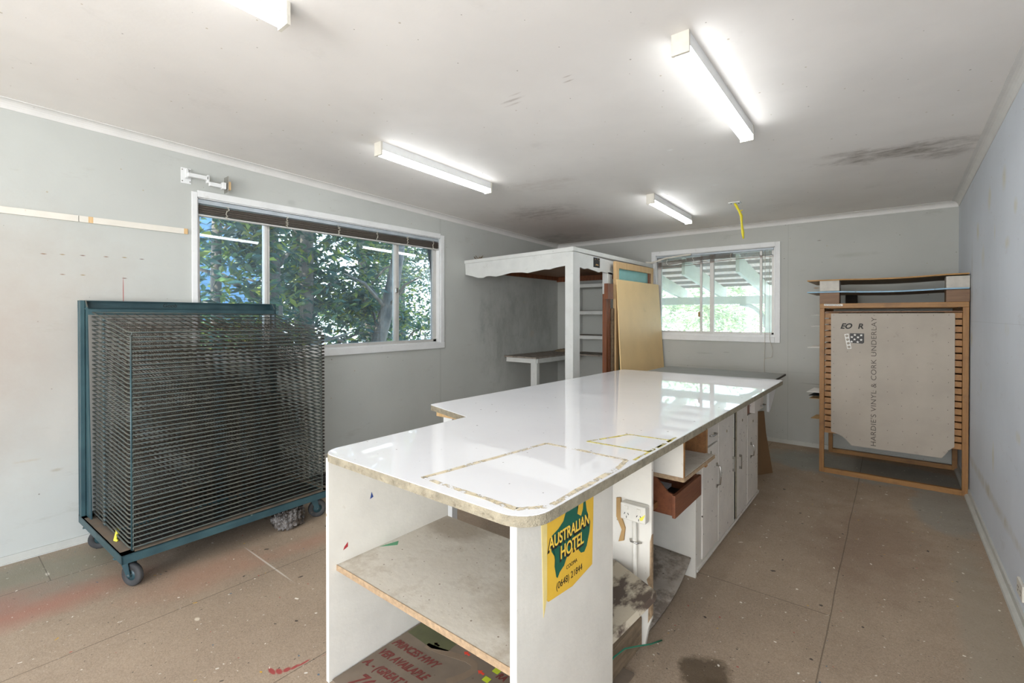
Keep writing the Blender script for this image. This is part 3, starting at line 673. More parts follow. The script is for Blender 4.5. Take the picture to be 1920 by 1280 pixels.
def band(pts, w_, z=T + .0002, h=.0006):
    g = G()
    for a, b in zip(pts[:-1], pts[1:]):
        a = Vector(a); b = Vector(b); d = (b - a).normalized(); n = Vector((-d.y, d.x)) * w_ / 2
        k = 8; vs = []
        for i in range(k + 1):
            p = a.lerp(b, i / k); e = n * random.uniform(.6, 1.15); f = n * random.uniform(.6, 1.15)
            vs += [(p.x + e.x, p.y + e.y, z), (p.x - f.x, p.y - f.y, z)]
        vs += [(v[0], v[1], z + h) for v in vs]; m_ = 2 * (k + 1)
        for i in range(k):
            j = i * 2; g_f = [(m_ + j, m_ + j + 1, m_ + j + 3, m_ + j + 2), (j, j + 2, j + 3, j + 1), (j, m_ + j, m_ + j + 2, j + 2), (j + 1, j + 3, m_ + j + 3, m_ + j + 1)]
            b0 = len(g.v) if i == 0 else b0
            g.f += [tuple(q + b0 for q in f_) for f_ in g_f]; g.sm += [False] * 4
        g.v += vs
    return g
obj('masking_tape', band([(-1.135, .97), (-1.06, 1.54), (-.72, 1.535), (-.705, 1.44), (-.705, 1.03), (-.76, .965), (-1.135, .975)], .02), 'tape', wt)
obj('yellow_tape_residue', band([(-.95, 1.665), (-.87, 1.87), (-.695, 1.89), (-.70, 1.68), (-.95, 1.665)], .016), 'tape_yellow', wt)
g = G(); obj('tape_residue', band([(-.70, 1.55), (-.697, 1.95)], .012), 'tape_yellow', wt)
U = T - th
# near open shelf cabinet
cab = thing('open_shelf_unit', 'white open-ended shelf unit under the near end of the worktop', 'cabinet', (-1.2, 1.2, 0))
obj('side_panel', G().box(-1.656, -1.638, .95, 1.56, .0, U, .0015), 'white_paint', cab)
obj('side_panel', G().box(-.757, -.735, .935, 1.462, .0, U, .0015), 'white_paint', cab)
obj('shelf', G().prism([(-1.638, .985, 0), (-.757, .985, 0), (-.757, 1.45, 0), (-.82, 1.553, 0), (-1.638, 1.553, 0)], (0, 0, 1), .412, .43), 'shelf', cab)
obj('shelf_edge', G().box(-1.638, -.757, .982, .9845, .409, .431), 'chip', cab)
obj('cross_rail', G().box(-1.638, -.82, 1.535, 1.553, U - .06, U), 'white_paint', cab)
obj('paint_mark', G().prism([(-1.63, 1.17, 0), (-1.585, 1.225, 0), (-1.61, 1.25, 0)], (0, 0, 1), .4302, .4308), 'green_mark', cab)
obj('paint_mark', G().prism([(-1.637, 1.01, .475), (-1.637, 1.03, .482), (-1.637, 1.03, .50), (-1.637, 1.015, .487)], (1, 0, 0), 0, .0006), 'red_mark', cab)
obj('paint_mark', G().prism([(-1.637, 1.13, .635), (-1.637, 1.145, .64), (-1.637, 1.137, .662)], (1, 0, 0), 0, .0006), 'blue_mark', cab)
obj('leg', G().box(-1.99, -1.92, 1.86, 1.90, 0, U), 'white_clean', wt)
obj('leg', G().box(-1.95, -1.90, 3.95, 4.0, 0, U), 'white_clean', wt)
obj('support_rail', G().box(-2.015, -1.68, 1.83, 1.86, U - .035, U), 'pine_light', wt)
# divider with socket
dv = thing('socket_divider_panel', 'white chipped divider panel carrying a double power socket under the worktop', 'panel', (-1.1, 1.89, 0))
obj('panel', G().prism([(-1.5, 1.88, .0), (-.80, 1.88, .0), (-.785, 1.88, .08), (-.772, 1.88, .12), (-.772, 1.88, U), (-1.5, 1.88, U)], (0, 1, 0), 0, .018), 'white_paint', dv)
obj('chipped_edge', G().prism([(-.786, 1.8795, .1), (-.7714, 1.8795, .13), (-.7714, 1.8795, .47), (-.778, 1.8795, .44), (-.779, 1.8795, .30), (-.792, 1.8795, .28), (-.782, 1.8795, .25)], (0, 1, 0), -.0008, .018), 'chip', dv)
pb = thing('power_outlet', 'double white power socket with yellow paint, fixed to the divider under worktop', 'power outlet', (-.83, 1.86, .51), 'power outlets')
obj('face_box', G().box(-.890, -.780, 1.835, 1.879, .522, .592, .006), 'plastic', pb)
g = G()
for cx_ in (-.862, -.808):
    for (dx, dz, r_) in ((-.008, -.01, .5), (.008, -.01, -.5), (0, -.024, 0)):
        g.obox((cx_ + dx, 1.8348, .56 + dz), (.0025, .001, .009), Matrix.Rotation(r_, 3, 'Y'))
obj('socket_slots', g, 'hole', pb)
for cx_ in (-.862, -.808): obj('switch', G().box(cx_ - .009, cx_ + .009, 1.832, 1.836, .568, .582, .003), 'plastic', pb)
obj('yellow_paint', G().prism([(-.80, 1.8345, .535), (-.79, 1.8345, .54), (-.779, 1.8345, .566), (-.792, 1.8345, .555), (-.805, 1.8345, .545)], (0, -1, 0), 0, .0008), 'yellow', pb)
obj('conduit', G().tube([(-.838, 1.862, .522), (-.836, 1.865, .2), (-.836, 1.868, .03)], .010, 10), 'plastic', pb)
obj('saddle', G().tube([(-.862, 1.872, .43), (-.850, 1.853, .431), (-.825, 1.853, .430), (-.812, 1.872, .428)], .004, 6), 'chrome', pb)
tag(obj('peeling_paper', G().prism([(-.925, 1.87, .59), (-.905, 1.87, .595), (-.905, 1.87, .52), (-.885, 1.87, .47), (-.892, 1.87, .415), (-.915, 1.87, .405), (-.90, 1.87, .46), (-.925, 1.87, .51)], (0, 1, 0), 0, .008), 'putty'),
    'brown torn strip peeling off the divider panel left of the double socket', 'paper scrap')
# plinth and slumped board beside the divider
tag(obj('plinth_beam', G().box(-.86, -.81, 1.462, 1.875, 0, .12, .003), 'beam'), 'rough timber plinth beam on the floor below the slumped grubby board', 'beam')
pz = lambda x, y: .343 + .295 * (x + .686) + .301 * (y - 1.7)
g = G().prism([(x, y, pz(x, y)) for x, y in ((-.690, 1.69), (-.690, 1.715), (-.93, 1.868), (-1.3, 1.868), (-1.3, 1.475), (-.765, 1.475))], Vector((-.295, -.301, 1)).normalized(), -.026, 0)
t = NT('grubby_slumped_board'); P = t.coord(True)
M['slump'] = t.done(t.mix(t.ramp(t.noise(P, 7, 6, .6), .46, .54), lin('b3a894'), lin('4f4238')), .6, 0, t.noise(P, 40), .2)
tag(obj('slumped_shelf_board', g, 'slump'), 'grubby slumped shelf board sticking out below the double socket', 'board')
tag(obj('green_cable', G().tube([(-.80, 1.50, .10), (-.80, 1.60, .11), (-.795, 1.68, .10), (-.785, 1.78, .06), (-.772, 1.88, .02), (-.755, 1.95, .005)], .003, 7), 'green_cable'),
    'thin green cable coming out from under the worktop onto the floor', 'cable')
# open bay with buckled base
bay = thing('open_bay', 'white open bay with buckled base board between divider and cupboard doors', 'cabinet', (-1.0, 2.2, 0))
obj('end_panel', G().box(-1.5, -.800, 2.53, 2.548, .0, U, .001), 'white_paint', bay)
obj('shelf', G().box(-1.5, -.88, 1.9, 2.53, .50, .515, .001), 'white_clean', bay)
obj('back_panel', G().box(-1.5, -1.49, 1.9, 2.53, .0, U), 'white_paint', bay)
vs = []; nx, ny = 14, 14
for j in range(ny + 1):
    for i in range(nx + 1):
        u_, v_ = i / nx, j / ny
        x_ = -1.48 + u_ * (1.48 - .825 + .02 * math.sin(3 * v_)); y_ = 1.90 + v_ * .625
        vs.append((x_, y_, .010 + .125 * v_ ** 1.5 * (1 - .25 * u_) + .10 * (1 - u_) ** 2 * (1 - v_)))
k = len(vs); vs += [(a, b, c_ - .006) for a, b, c_ in vs]; fs = []
for j in range(ny):
    for i in range(nx):
        a = j * (nx + 1) + i; fs += [(a, a + 1, a + nx + 2, a + nx + 1), (k + a, k + a + nx + 1, k + a + nx + 2, k + a + 1)]
for i in range(nx): fs += [(i, k + i, k + i + 1, i + 1)]; a = ny * (nx + 1) + i; fs += [(a, a + 1, k + a + 1, k + a)]
for j in range(ny): a = j * (nx + 1); fs += [(a, a + nx + 1, k + a + nx + 1, k + a)]; a += nx; fs += [(a, k + a, k + a + nx + 1, a + nx + 1)]
obj('buckled_base', G().add(vs, fs, True), 'dust_board', bay)
ob = thing('open_wooden_box', 'white box open on its side, hung under the worktop edge in the open bay', 'box', (-.82, 2.2, .67))
obj('base', G().box(-.98, -.70, 2.05, 2.50, .661, .674), 'shelf', ob)
obj('base_edge', G().box(-.7, -.696, 2.05, 2.50, .656, .672).box(-.98, -.7, 2.046, 2.05, .656, .674), 'chip', ob)
obj('near_side', G().box(-.98, -.70, 2.05, 2.062, .674, U), 'white_paint', ob)
obj('near_side_edge', G().box(-.70, -.697, 2.048, 2.062, .672, U), 'pine_x', ob)
obj('lining', G().box(-.98, -.74, 2.49, 2.5, .674, U).box(-.98, -.97, 2.062, 2.49, .674, U), 'ply', ob)
obj('far_side_edge', G().box(-.80, -.74, 2.5, 2.528, .60, U), 'pine_y', ob)
dr = thing('wooden_drawer', 'red-brown wooden drawer with a scooped side, half out under the white box', 'drawer', (-.85, 2.23, .48))
obj('front', G().box(-.752, -.738, 2.058, 2.42, .485, .585, .001), 'ply_red', dr)
scoop = [(-1.02, 2.07, .49), (-.752, 2.07, .49), (-.752, 2.07, .585), (-.775, 2.07, .59), (-.80, 2.07, .615), (-.83, 2.07, .645), (-.87, 2.07, .655), (-1.02, 2.07, .655)]
for yy in (2.07, 2.40): obj('side', G().prism([(a, yy, c_) for a, b, c_ in scoop], (0, 1, 0), 0, .01), 'ply_red', dr)
obj('drawer_base', G().box(-1.02, -.752, 2.08, 2.40, .49, .497), 'dark', dr)
for yy in (2.04, 2.425): pass
obj('runner', G().box(-1.05, -.82, 2.412, 2.53, .47, .49).box(-1.05, -.82, 1.9, 2.07, .515, .54), 'ply', dr)
# cupboard with four doors and two drawers
cb = thing('cupboard', 'long grubby white cupboard with four doors under the right side of the worktop', 'cupboard', (-1.0, 3.3, 0))
D = -.80
obj('carcass', G().box(-1.5, D - .022, 2.552, 4.03, .05, U - .0).box(D - .022, D - .006, 2.552, 2.64, .01, U).box(D - .022, D, 3.296, 3.30, .03, U), 'white_paint', cb)
obj('kickboard', G().box(-1.49, D - .012, 2.552, 4.03, 0, .05).box(D - .012, D + .002, 2.56, 4.03, .018, .034), 'white_paint', cb)
obj('gap_shade_strip', G().box(D - .021, D - .004, 3.2895, 3.345, .04, U - .04), 'hole', cb)  # dark strip painting in the shade of the gap between doors
obj('door_post', G().box(D - .02, D + .002, 3.347, 3.357, .04, U), 'edge', cb)
def door(y0, y1, z0, z1, hy=None, hz=None, style=0):
    d = obj('door', G().box(D - .018, D, y0 + .003, y1 - .003, z0, z1, .002), 'door_paint', cb)
    if hy:
        g = G(); a, b = hz
        if style == 0: g.box(D, D + .006, hy - .008, hy + .008, a - .012, a + .006).box(D, D + .006, hy - .008, hy + .008, b - .006, b + .012).tube([(D + .003, hy, a), (D + .022, hy, a + .01), (D + .026, hy, (a + b) / 2), (D + .022, hy, b - .01), (D + .003, hy, b)], .0045, 8)
        else: g.box(D, D + .012, hy - .006, hy + .006, a, a + .015).box(D, D + .012, hy - .006, hy + .006, b - .015, b).box(D + .012, D + .017, hy - .005, hy + .005, a, b, .001)
        obj('handle', g, 'chrome', d)
    g = G().cyl((D + .001, (y0 + y1) / 2, .66 if z1 > .7 else .60), (1, 0, 0), .009, .003, 10)
    obj('filled_hole', g, 'edge', d)
    return d
door(2.645, 2.94, .05, .635, 2.90, (.385, .505))
door(2.945, 3.29, .04, .80, 3.262, (.375, .47), 1)
door(3.358, 3.655, .04, .80, 3.43, (.35, .445), 1)
door(3.66, 3.99, .04, .665, 3.745, (.36, .45))
for (a, b, z_, hy) in ((2.645, 2.94, .648, 2.80), (3.74, 4.035, .672, 3.965)):
    d = obj('drawer', G().box(D - .018, D + (.002 if a < 3 else .03), a + .003, b - .003, z_, .80, .002), 'door_paint', cb)
    x_ = D + (.002 if a < 3 else .03)
    obj('handle', G().tube([(x_, hy - .045, .70), (x_ + .02, hy - .035, .703), (x_ + .026, hy, .707), (x_ + .02, hy + .035, .703), (x_, hy + .045, .70)], .005, 8), 'chrome', d)
obj('brown_strip', G().box(D - .018, D - .004, 3.66, 3.74, .672, .80), 'redwood', cb)
# sticker on the near panel
st = thing('hotel_sticker', 'yellow sticker with a green map and hotel name on the near white panel', 'sticker', (-.733, 1.18, .58))
x_ = -.7345
obj('sticker_sheet', G().prism([(x_, 1.046, .838), (x_, 1.322, .838), (x_, 1.326, .80), (x_, 1.318, .592), (x_, 1.20, .575), (x_, 1.075, .587), (x_, 1.062, .60)], (1, 0, 0), 0, .0006), 'poster_yellow', st)
obj('border_strip', G().prism([(x_, 1.040, .838), (x_, 1.068, .838), (x_, 1.068, .60), (x_, 1.052, .555), (x_, 1.046, .70)], (1, 0, 0), 0, .0010), 'poster_pale', st)
mp = [(.02, .70), (.0, .60), (.02, .50), (.10, .40), (.09, .28), (.13, .13), (.16, .10), (.22, .16), (.32, .20), (.40, .30), (.52, .36), (.62, .32), (.67, .36), (.70, .26), (.76, .20), (.85, .18), (.92, .24), (1.0, .42), (1.02, .55), (.97, .66), (.92, .74), (.88, .90), (.86, 1.02), (.83, .92), (.81, .80), (.76, .72), (.66, .78), (.66, .88), (.70, .93), (.58, 1.02), (.48, 1.0), (.46, .92), (.36, .90), (.30, .80), (.18, .74)]
mp = [(x_, 1.085 + a * .215, .612 + b * .215) for a, b in mp]
bmm = bmesh.new(); vv = [bmm.verts.new(p) for p in mp]; bmm.faces.new(vv); bmesh.ops.triangulate(bmm, faces=bmm.faces)
obj('map_print', G().bm(bmm).turn(Matrix.Translation((.0011, 0, 0))), 'map_green', st)
def yz_text(s, size, y, z, off, **kw): return text(s, size, (0, 1, 0), (0, 0, 1), (x_ + off, y, z), .0002, **kw)
for nm, off, mat_, dy, dz in (('letter_shadow', .0014, 'print_black', -.0035, -.005), ('lettering', .0018, 'print_yellow', 0, 0)):
    b_ = .0032 if nm == 'letter_shadow' else .0008
    g = yz_text('AUSTRALIAN', .047, 1.076 + dy, .729 + dz, off, bold=b_, sx=.80)
    h = yz_text('HOTEL', .052, 1.133 + dy, .681 + dz, off, bold=b_, sx=.80); g.add(h.v, h.f)
    obj(nm, g, mat_, st)
g = yz_text('COOMA', .016, 1.165, .638, .0012, sx=1.0); h = yz_text('(0648) 21844', .028, 1.112, .602, .0012, sx=.95); g.add(h.v, h.f); obj('phone_number', g, 'print_black', st)
# painted sign lying on the floor inside the shelf unit
sg = thing('painted_sign_board', 'hand-painted sign board with brown letters and a road map, lying under the shelf', 'sign', (-1.2, 1.3, 0))
obj('board', G().box(-1.632, -.765, .96, 1.70, 0, .010), 'sign_board', sg)
zz = .0102
def onfloor(pts, m, name, h=.0006): 
    bm_ = bmesh.new(); bm_.faces.new([bm_.verts.new((a, b, zz)) for a, b in pts]); r_ = bmesh.ops.extrude_face_region(bm_, geom=list(bm_.faces)); bmesh.ops.translate(bm_, verts=[e for e in r_['geom'] if isinstance(e, bmesh.types.BMVert)], vec=(0, 0, h)); bmesh.ops.triangulate(bm_, faces=bm_.faces)
    return obj(name, G().bm(bm_), m, sg)
onfloor([(-1.625, 1.31), (-1.47, 1.305), (-1.404, 1.335), (-1.408, 1.43), (-1.40, 1.60), (-1.62, 1.60)], 'sign_green', 'green_area')
r1 = [(-1.50, 1.305), (-1.44, 1.315), (-1.38, 1.332), (-1.31, 1.352), (-1.27, 1.35), (-1.25, 1.325), (-1.26, 1.28), (-1.29, 1.22)]
L_, R_ = [], []
for i, p in enumerate(r1):
    p = Vector(p); d = (Vector(r1[min(i + 1, 7)]) - Vector(r1[max(i - 1, 0)])).normalized(); n = Vector((-d.y, d.x)) * .015; L_.append(tuple(p + n)); R_.append(tuple(p - n))
onfloor(L_ + R_[::-1], 'road', 'road_shape')
for (a, b) in ((-1.47, 1.335), (-1.335, 1.375), (-1.222, 1.335)):
    onfloor([(a - .016, b), (a, b - .012), (a - .002, b - .004), (a + .016, b - .006), (a + .016, b + .004), (a - .002, b + .004), (a, b + .012)], 'sign_red', 'arrow')
for (a, b) in ((-1.18, 1.378), (-1.182, 1.322)): onfloor([(a - .014, b - .012), (a + .014, b - .012), (a + .014, b + .012), (a - .014, b + .012)], 'sign_lime', 'lime_square')
g = G()
for s_, xx, yy, size in (('PRINCES HWY', -1.622, 1.222, .05), ('VER AVAILABLE', -1.622, 1.152, .05), ('A. - (GREAT V', -1.622, 1.082, .05), ('76', -1.58, .985, .10), ('RA', -1.165, 1.352, .04)):
    obj('lettering', text(s_, size, (1, .06, 0), (0, 1, 0), (xx, yy, zz + .0008), .0003, .35, .0013, sx=.75), 'sign_text', sg)
# grey table behind the worktop
gt = thing('side_table', 'low-lying grey topped table with dark edge behind the far end of the worktop', 'table', (-1.25, 4.5, 0))
obj('tabletop', G().box(-1.79, -.745, 4.235, 4.80, .845, .858), 'grey_top', gt)
obj('dark_edge', G().box(-.745, -.739, 4.235, 4.80, .842, .856).box(-1.79, -.745, 4.8, 4.804, .844, .857), 'black', gt)
obj('bracket', G().prism([(-.79, 4.26, .845), (-.79, 4.70, .845), (-.79, 4.30, .60), (-.79, 4.26, .60)], (1, 0, 0), 0, .016), 'white_clean', gt)
for (a, b) in ((-1.15, 4.24), (-1.76, 4.24), (-1.15, 4.73), (-1.76, 4.73)): obj('leg', G().box(a, a + .04, b, b + .04, 0, .845), 'white_paint', gt)
cbd = tag(obj('cardboard_sheet', G().add(*(lambda p, q: (p, q))([(-.93, 4.47, 0), (-.815, 4.66, 0), (-.87, 4.66, .35), (-.885, 4.665, .53), (-.985, 4.50, .53), (-.945, 4.47, 0), (-.83, 4.665, 0), (-.885, 4.665, .35), (-.90, 4.67, .53), (-.998, 4.50, .53)],
    [(0, 1, 2, 3, 4), (9, 8, 7, 6, 5), (0, 5, 6, 1), (1, 6, 7, 2), (2, 7, 8, 3), (3, 8, 9, 4), (4, 9, 5, 0)])), 'cardboard'), 'brown cardboard sheet leaning at the far end of the cupboard', 'cardboard')

# ================================================================== CORNER BOOTH with scalloped canopy
BX, BY = -2.385, 3.905
bt = thing('scalloped_booth', 'white corner booth with scalloped canopy and square posts in the far corner', 'booth', ((XL + BX) / 2, (BY + YB) / 2, 0))
def scallop(a, b, n_, zb_, amp, up=False):
    pts = []
    N_ = 12
    for k in range(n_):
        for i in range(N_):
            f = i / N_; s_ = a + (b - a) * (k + f) / n_
            pts.append((s_, zb_ + amp * abs(math.sin(math.pi * f)) ** .8 - (.012 if f < .1 or f > .9 else 0)))
    pts.append((b, zb_)); return pts
# front valance (along x) and side valance (along y)
fr = [(-3.81, 1.845), (-3.70, 1.822), (-3.62, 1.800), (-3.54, 1.795), (-3.49, 1.812), (-3.44, 1.812), (-3.36, 1.800), (-3.26, 1.812), (-3.15, 1.830), (-3.0, 1.826), (-2.93, 1.815), (-2.84, 1.826), (-2.72, 1.84), (-2.66, 1.835), (-2.58, 1.85), (-2.48, 1.86), (BX, 1.865)]
fr = [(a, b - .005) for a, b in fr]
def topz(x): return 1.998 + (x - XL) / (BX - XL) * .033
obj('front_valance', G().prism([(a, BY, b) for a, b in fr] + [(BX, BY, 1.99), (XL + .002, BY, 1.975)], (0, 1, 0), 0, .016), 'booth', bt)
sr = [(BY, 1.84), (4.05, 1.845), (4.12, 1.835), (4.20, 1.848), (4.28, 1.838), (4.36, 1.832), (4.42, 1.822), (4.47, 1.835), (4.55, 1.830), (4.63, 1.822), (4.70, 1.815), (4.76, 1.83)]
obj('side_valance', G().prism([(BX, a, b) for a, b in sr] + [(BX, 4.76, 1.965), (BX, BY, 1.99)], (-1, 0, 0), 0, .016), 'booth', bt)
obj('top_rail', G().prism([(XL + .002, BY - .012, 1.965), (BX + .012, BY - .012, 1.99), (BX + .012, BY - .012, 2.030), (XL + .002, BY - .012, 2.000)], (0, 1, 0), 0, .022)
    .prism([(BX + .012, BY + .010, 1.99), (BX + .012, YB - .002, 1.975), (BX + .012, YB - .002, 2.018), (BX + .012, BY + .010, 2.030)], (-1, 0, 0), 0, .022), 'booth', bt)
obj('post', G().box(-2.472, BX + .0015, BY - .0015, 4.03, 0, 1.985, .001), 'booth', bt)
obj('post', G().box(-2.45, BX, 4.615, 4.72, 0, 1.84, .002), 'booth', bt)
obj('canopy_roof', G().box(XL + .002, BX - .016, BY + .016, YB - .002, 1.930, 1.945), 'ply', bt)
obj('back_batten', G().box(XL + .002, BX - .02, YB - .03, YB - .002, 1.86, 1.93).box(XL + .002, XL + .03, BY + .02, YB - .03, 1.88, 1.93), 'redwood', bt)
tag(obj('black_notice', G().box(BX, BX + .001, 4.30, 4.435, 1.868, 1.968), 'black'), 'small black notice with pale picture stuck on the booth side valance', 'notice')
nt = [o for o in C.objects if o.name == 'black_notice'][0]
g = G().prism([(BX + .0012, 4.34, 1.89), (BX + .0012, 4.41, 1.89), (BX + .0012, 4.40, 1.90), (BX + .0012, 4.36, 1.905)], (1, 0, 0), 0, .0005)
for (a, b) in ((4.33, 1.945), (4.38, 1.955), (4.41, 1.94)): g.prism([(BX + .0012, a, b), (BX + .0012, a + .015, b), (BX + .0012, a + .012, b + .012)], (1, 0, 0), 0, .0005)
obj('pale_print', g, 'putty', nt)
# L bench
bn = thing('corner_bench', 'dusty white L-shaped bench with square leg inside the corner booth', 'bench', (-3.5, 5.2, 0))
obj('bench_top', G().box(XL + .002, -3.32, 4.60, YB - .014, .855, .872, .002).box(-3.32, -2.46, 5.40, YB - .014, .855, .872, .002), 'booth_dust', bn)
obj('apron', G().box(XL + .03, -3.335, 4.615, 4.635, .80, .855).box(-3.345, -3.325, 4.635, 5.41, .80, .855).box(-3.325, -3.30, 5.41, 5.43, .80, .855), 'booth', bn)
obj('leg', G().box(-3.425, -3.335, 4.635, 4.69, 0, .855, .002), 'booth', bn)
# ladder shelves
ls = thing('narrow_shelf_unit', 'narrow white painted shelf unit with dusty shelves inside the booth', 'shelf unit', (-2.95, 5.6, 0))
for z_ in (1.785, 1.433, 1.115): obj('shelf', G().box(-3.40, -2.86, 5.42, YB - .014, z_ - .045, z_, .003), 'booth', ls)
obj('upright', G().box(-2.86, -2.815, 5.40, 5.45, .872, 1.79, .002), 'booth', ls)
obj('upright', G().box(-2.86, -2.82, YB - .06, YB - .014, .872, 1.79, .002), 'booth', ls)
obj('upright', G().box(-3.42, -3.40, 5.5, YB - .014, .872, 1.79, .002), 'booth', ls)
for z_ in (1.433, 1.115): obj('dust', G().box(-3.38, -2.88, 5.44, 5.80, z_, z_ + .002), 'booth_dust', ls)
bm = bmesh.new(); bmesh.ops.create_icosphere(bm, subdivisions=3, radius=1)
for v in bm.verts:
    k = 1 + .4 * math.sin(7 * v.co.x) * math.cos(9 * v.co.y); v.co = Vector((-3.62 + v.co.x * .12 * k, 5.68 + v.co.y * .10, .872 + max(0, v.co.z) * .035 * k))
tag(obj('debris_heap', G().bm(bm), 'clip'), 'small heap of dusty brown debris on the corner bench', 'debris', None, 'stuff')
g = G()
for k in range(9):
    a = random.uniform(0, 3); p = Vector((-3.62 + random.uniform(-.05, .05), BY + .03, 2.0)); g.tube([p, p + Vector((.05 * math.cos(a), 0, .02 + .03 * random.random()))], .004, 5)
tag(obj('dry_debris', g, 'clip'), 'tuft of dry brown debris lying on top of the booth rail', 'debris', None, 'stuff')

# boards leaning against the booth side
sf = thing('screen_frame', 'pale timber frame with teal mesh leaning on the booth beside the back window', 'frame', (-2.33, 5.17, 0))
x_ = -2.345
obj('frame', G().box(x_, x_ + .035, 4.66, 4.73, .55, 1.955, .002).box(x_, x_ + .035, 5.60, 5.67, .55, 1.955, .002).box(x_, x_ + .035, 4.73, 5.60, 1.885, 1.955, .002).box(x_, x_ + .035, 4.73, 5.60, .55, .62, .002), 'pine_light', sf)
obj('mesh', G().box(x_ + .004, x_ + .008, 4.73, 5.60, .62, 1.885), 'teal_mesh', sf)
obj('corner_block', G().box(x_ + .008, x_ + .03, 5.56, 5.60, 1.6, 1.885), 'redwood', sf)
obj('lower_leg', G().box(x_, x_ + .035, 4.67, 4.73, 0, .55).box(x_, x_ + .035, 5.6, 5.66, 0, .55), 'pine_light', sf)
pw = Matrix.Translation((-2.16, 0, 0)) @ Matrix.Rotation(-.075, 4, 'Y')
tag(obj('hardboard_sheet', G().prism([(0, 4.56, 0), (0, 5.77, 0), (0, 5.79, 1.765), (0, 4.645, 1.765)], (1, 0, 0), -.012, 0).turn(pw), 'plywood'), 'large plain tan board leaning against the booth beside the back window', 'board')
for i, (ya, yb_, h_, m_, lab) in enumerate(((4.475, 4.525, 1.60, 'redwood', 'red-brown timber plank with square end leaning left of the tan board, leftmost plank'),
                                            (4.53, 4.565, 1.58, 'ply_red', 'thin red-brown timber strip between the leftmost plank and the grey strip'),
                                            (4.60, 4.64, 1.45, 'beam', 'grey weathered timber strip standing just left of the tan board'))):
    tag(obj('timber_plank', G().box(-2.375, -2.33 + i * .004, ya, yb_, 0, h_, .002), m_), lab, 'timber', 'timbers leaning on the booth')
tag(obj('timber_block', G().box(-2.329, -2.285, 4.425, 4.545, 1.545, 1.705, .002), 'redwood'), 'short red-brown timber block fixed to the top of the leaning planks', 'timber')
tag(obj('white_cable', G().tube([(BX - .02, 5.66, 2.035), (-2.36, 5.72, 2.03), (-2.30, YB - .03, 2.06), (-2.2, YB - .03, 2.085), (-2.05, YB - .02, 2.10), (-1.9, YB - .02, 2.11)], .011, 8), 'plastic'), 'white cable running from the booth top across to the back window', 'cable')

# ================================================================== SLATTED WOODEN RACK on the right
rk = thing('slatted_rack', 'tall wooden rack with slatted sides standing against right wall', 'rack', (-.03, 5.37, 0))
xa, xb, ya, yb_, H_ = -.505, .449, 4.965, 5.775, 1.478
for (x_, y_) in ((xa, ya), (xb - .03 * 0 - .035, ya), (xa, yb_ - .035), (xb - .035, yb_ - .035)):
    obj('post', G().box(x_, x_ + .035, y_, y_ + .035, 0, H_ - .04, .002), 'pine', rk)
for y_ in (ya, yb_ - .035):
    obj('top_rail', G().box(xa, xb, y_ - .004, y_ + .035, H_ - .04, H_, .002), 'pine_x', rk)
    obj('bottom_rail', G().box(xa + .035, xb - .035, y_ - .002, y_ + .033, 0, .04, .002), 'pine_x', rk)
for x_ in (xa, xb - .035): obj('side_rail', G().box(x_, x_ + .035, ya + .035, yb_ - .035, H_ - .075, H_ - .04, .002), 'pine_y', rk)
nsl = 20
for i in range(nsl):
    z_ = .365 + i * (1.375 - .365) / (nsl - 1)
    for s in (0, 1):
        x_ = xa + .0352 if s == 0 else xb - .1352
        obj('slat', G().box(x_, x_ + .0998, ya + .036, yb_ - .036, z_ - .021 + random.uniform(-.002, .002), z_ + .021, .001), 'pine_y', rk)
obj('top_panel', G().box(xa + .02, xb - .02, ya + .03, yb_ - .02, 1.401, 1.409), 'ply', rk)
lb = thing('name_label', 'white paper label with small dark capitals on the wooden rack top rail', 'label', (-.405, 4.96, 1.453))
obj('paper', G().prism([(-.473, 4.9605, 1.459), (-.338, 4.9605, 1.4555), (-.338, 4.9605, 1.4715), (-.473, 4.9605, 1.475)], (0, -1, 0), 0, .0006), 'paper_white', lb)
obj('lettering', text('INTERNATIONAL', .0155, (1, 0, -.025), (0, 0, 1), (-.468, 4.9595, 1.462), .0002, sx=.98), 'print_black', lb)
# the underlay board
ub = thing('underlay_board', 'grey underlay board with stencilled text, clipped corners and star stickers', 'board', (-.03, 5.0, .25))
yy = 4.985
pts = [(-.424, 1.392), (.366, 1.392), (.372, 1.385), (.372, .36), (.345, .335), (.325, .30), (.30, .262), (-.275, .262), (-.305, .30), (-.33, .325), (-.37, .345), (-.42, .36)]
obj('sheet', G().prism([(a, yy, b) for a, b in pts], (0, 1, 0), 0, .006), 'underlay', ub)
g = G()
for i in range(9):
    for j in range(11):
        px_, pz_ = -.40 + i * .092, 1.375 - j * .105
        if i in (0, 8) or j in (0, 10) or (j % 1 == 0 and random.random() < .8): g.obox((px_ + random.uniform(-.004, .004), yy - .0003, pz_ + random.uniform(-.004, .004)), (.004, .0008, .004))
obj('nail_holes', g, 'marker', ub)
ub_t = text("HARDIE'S VINYL & CORK UNDERLAY", .0505, (0, 0, 1), (-1, 0, 0), (-.108, yy - .0006, .282), .0002, spacing=1.08, sx=1.0)
zs = [v[2] for v in ub_t.v]; s_ = 1.075 / (max(zs) - min(zs)); z_min = min(zs)
ub_t.v = [(a, b, .284 + (c_ - z_min) * s_) for a, b, c_ in ub_t.v]
def islands_by_gap(g_, ax, gap):
    order = sorted(range(len(g_.f)), key=lambda i: min(g_.v[q][ax] for q in g_.f[i])); out = []; top = None
    for i in order:
        lo = min(g_.v[q][ax] for q in g_.f[i]); hi = max(g_.v[q][ax] for q in g_.f[i])
        if top is None or lo - top > gap: out.append([])
        out[-1].append(g_.f[i]); top = hi if top is None else max(top, hi)
    return out
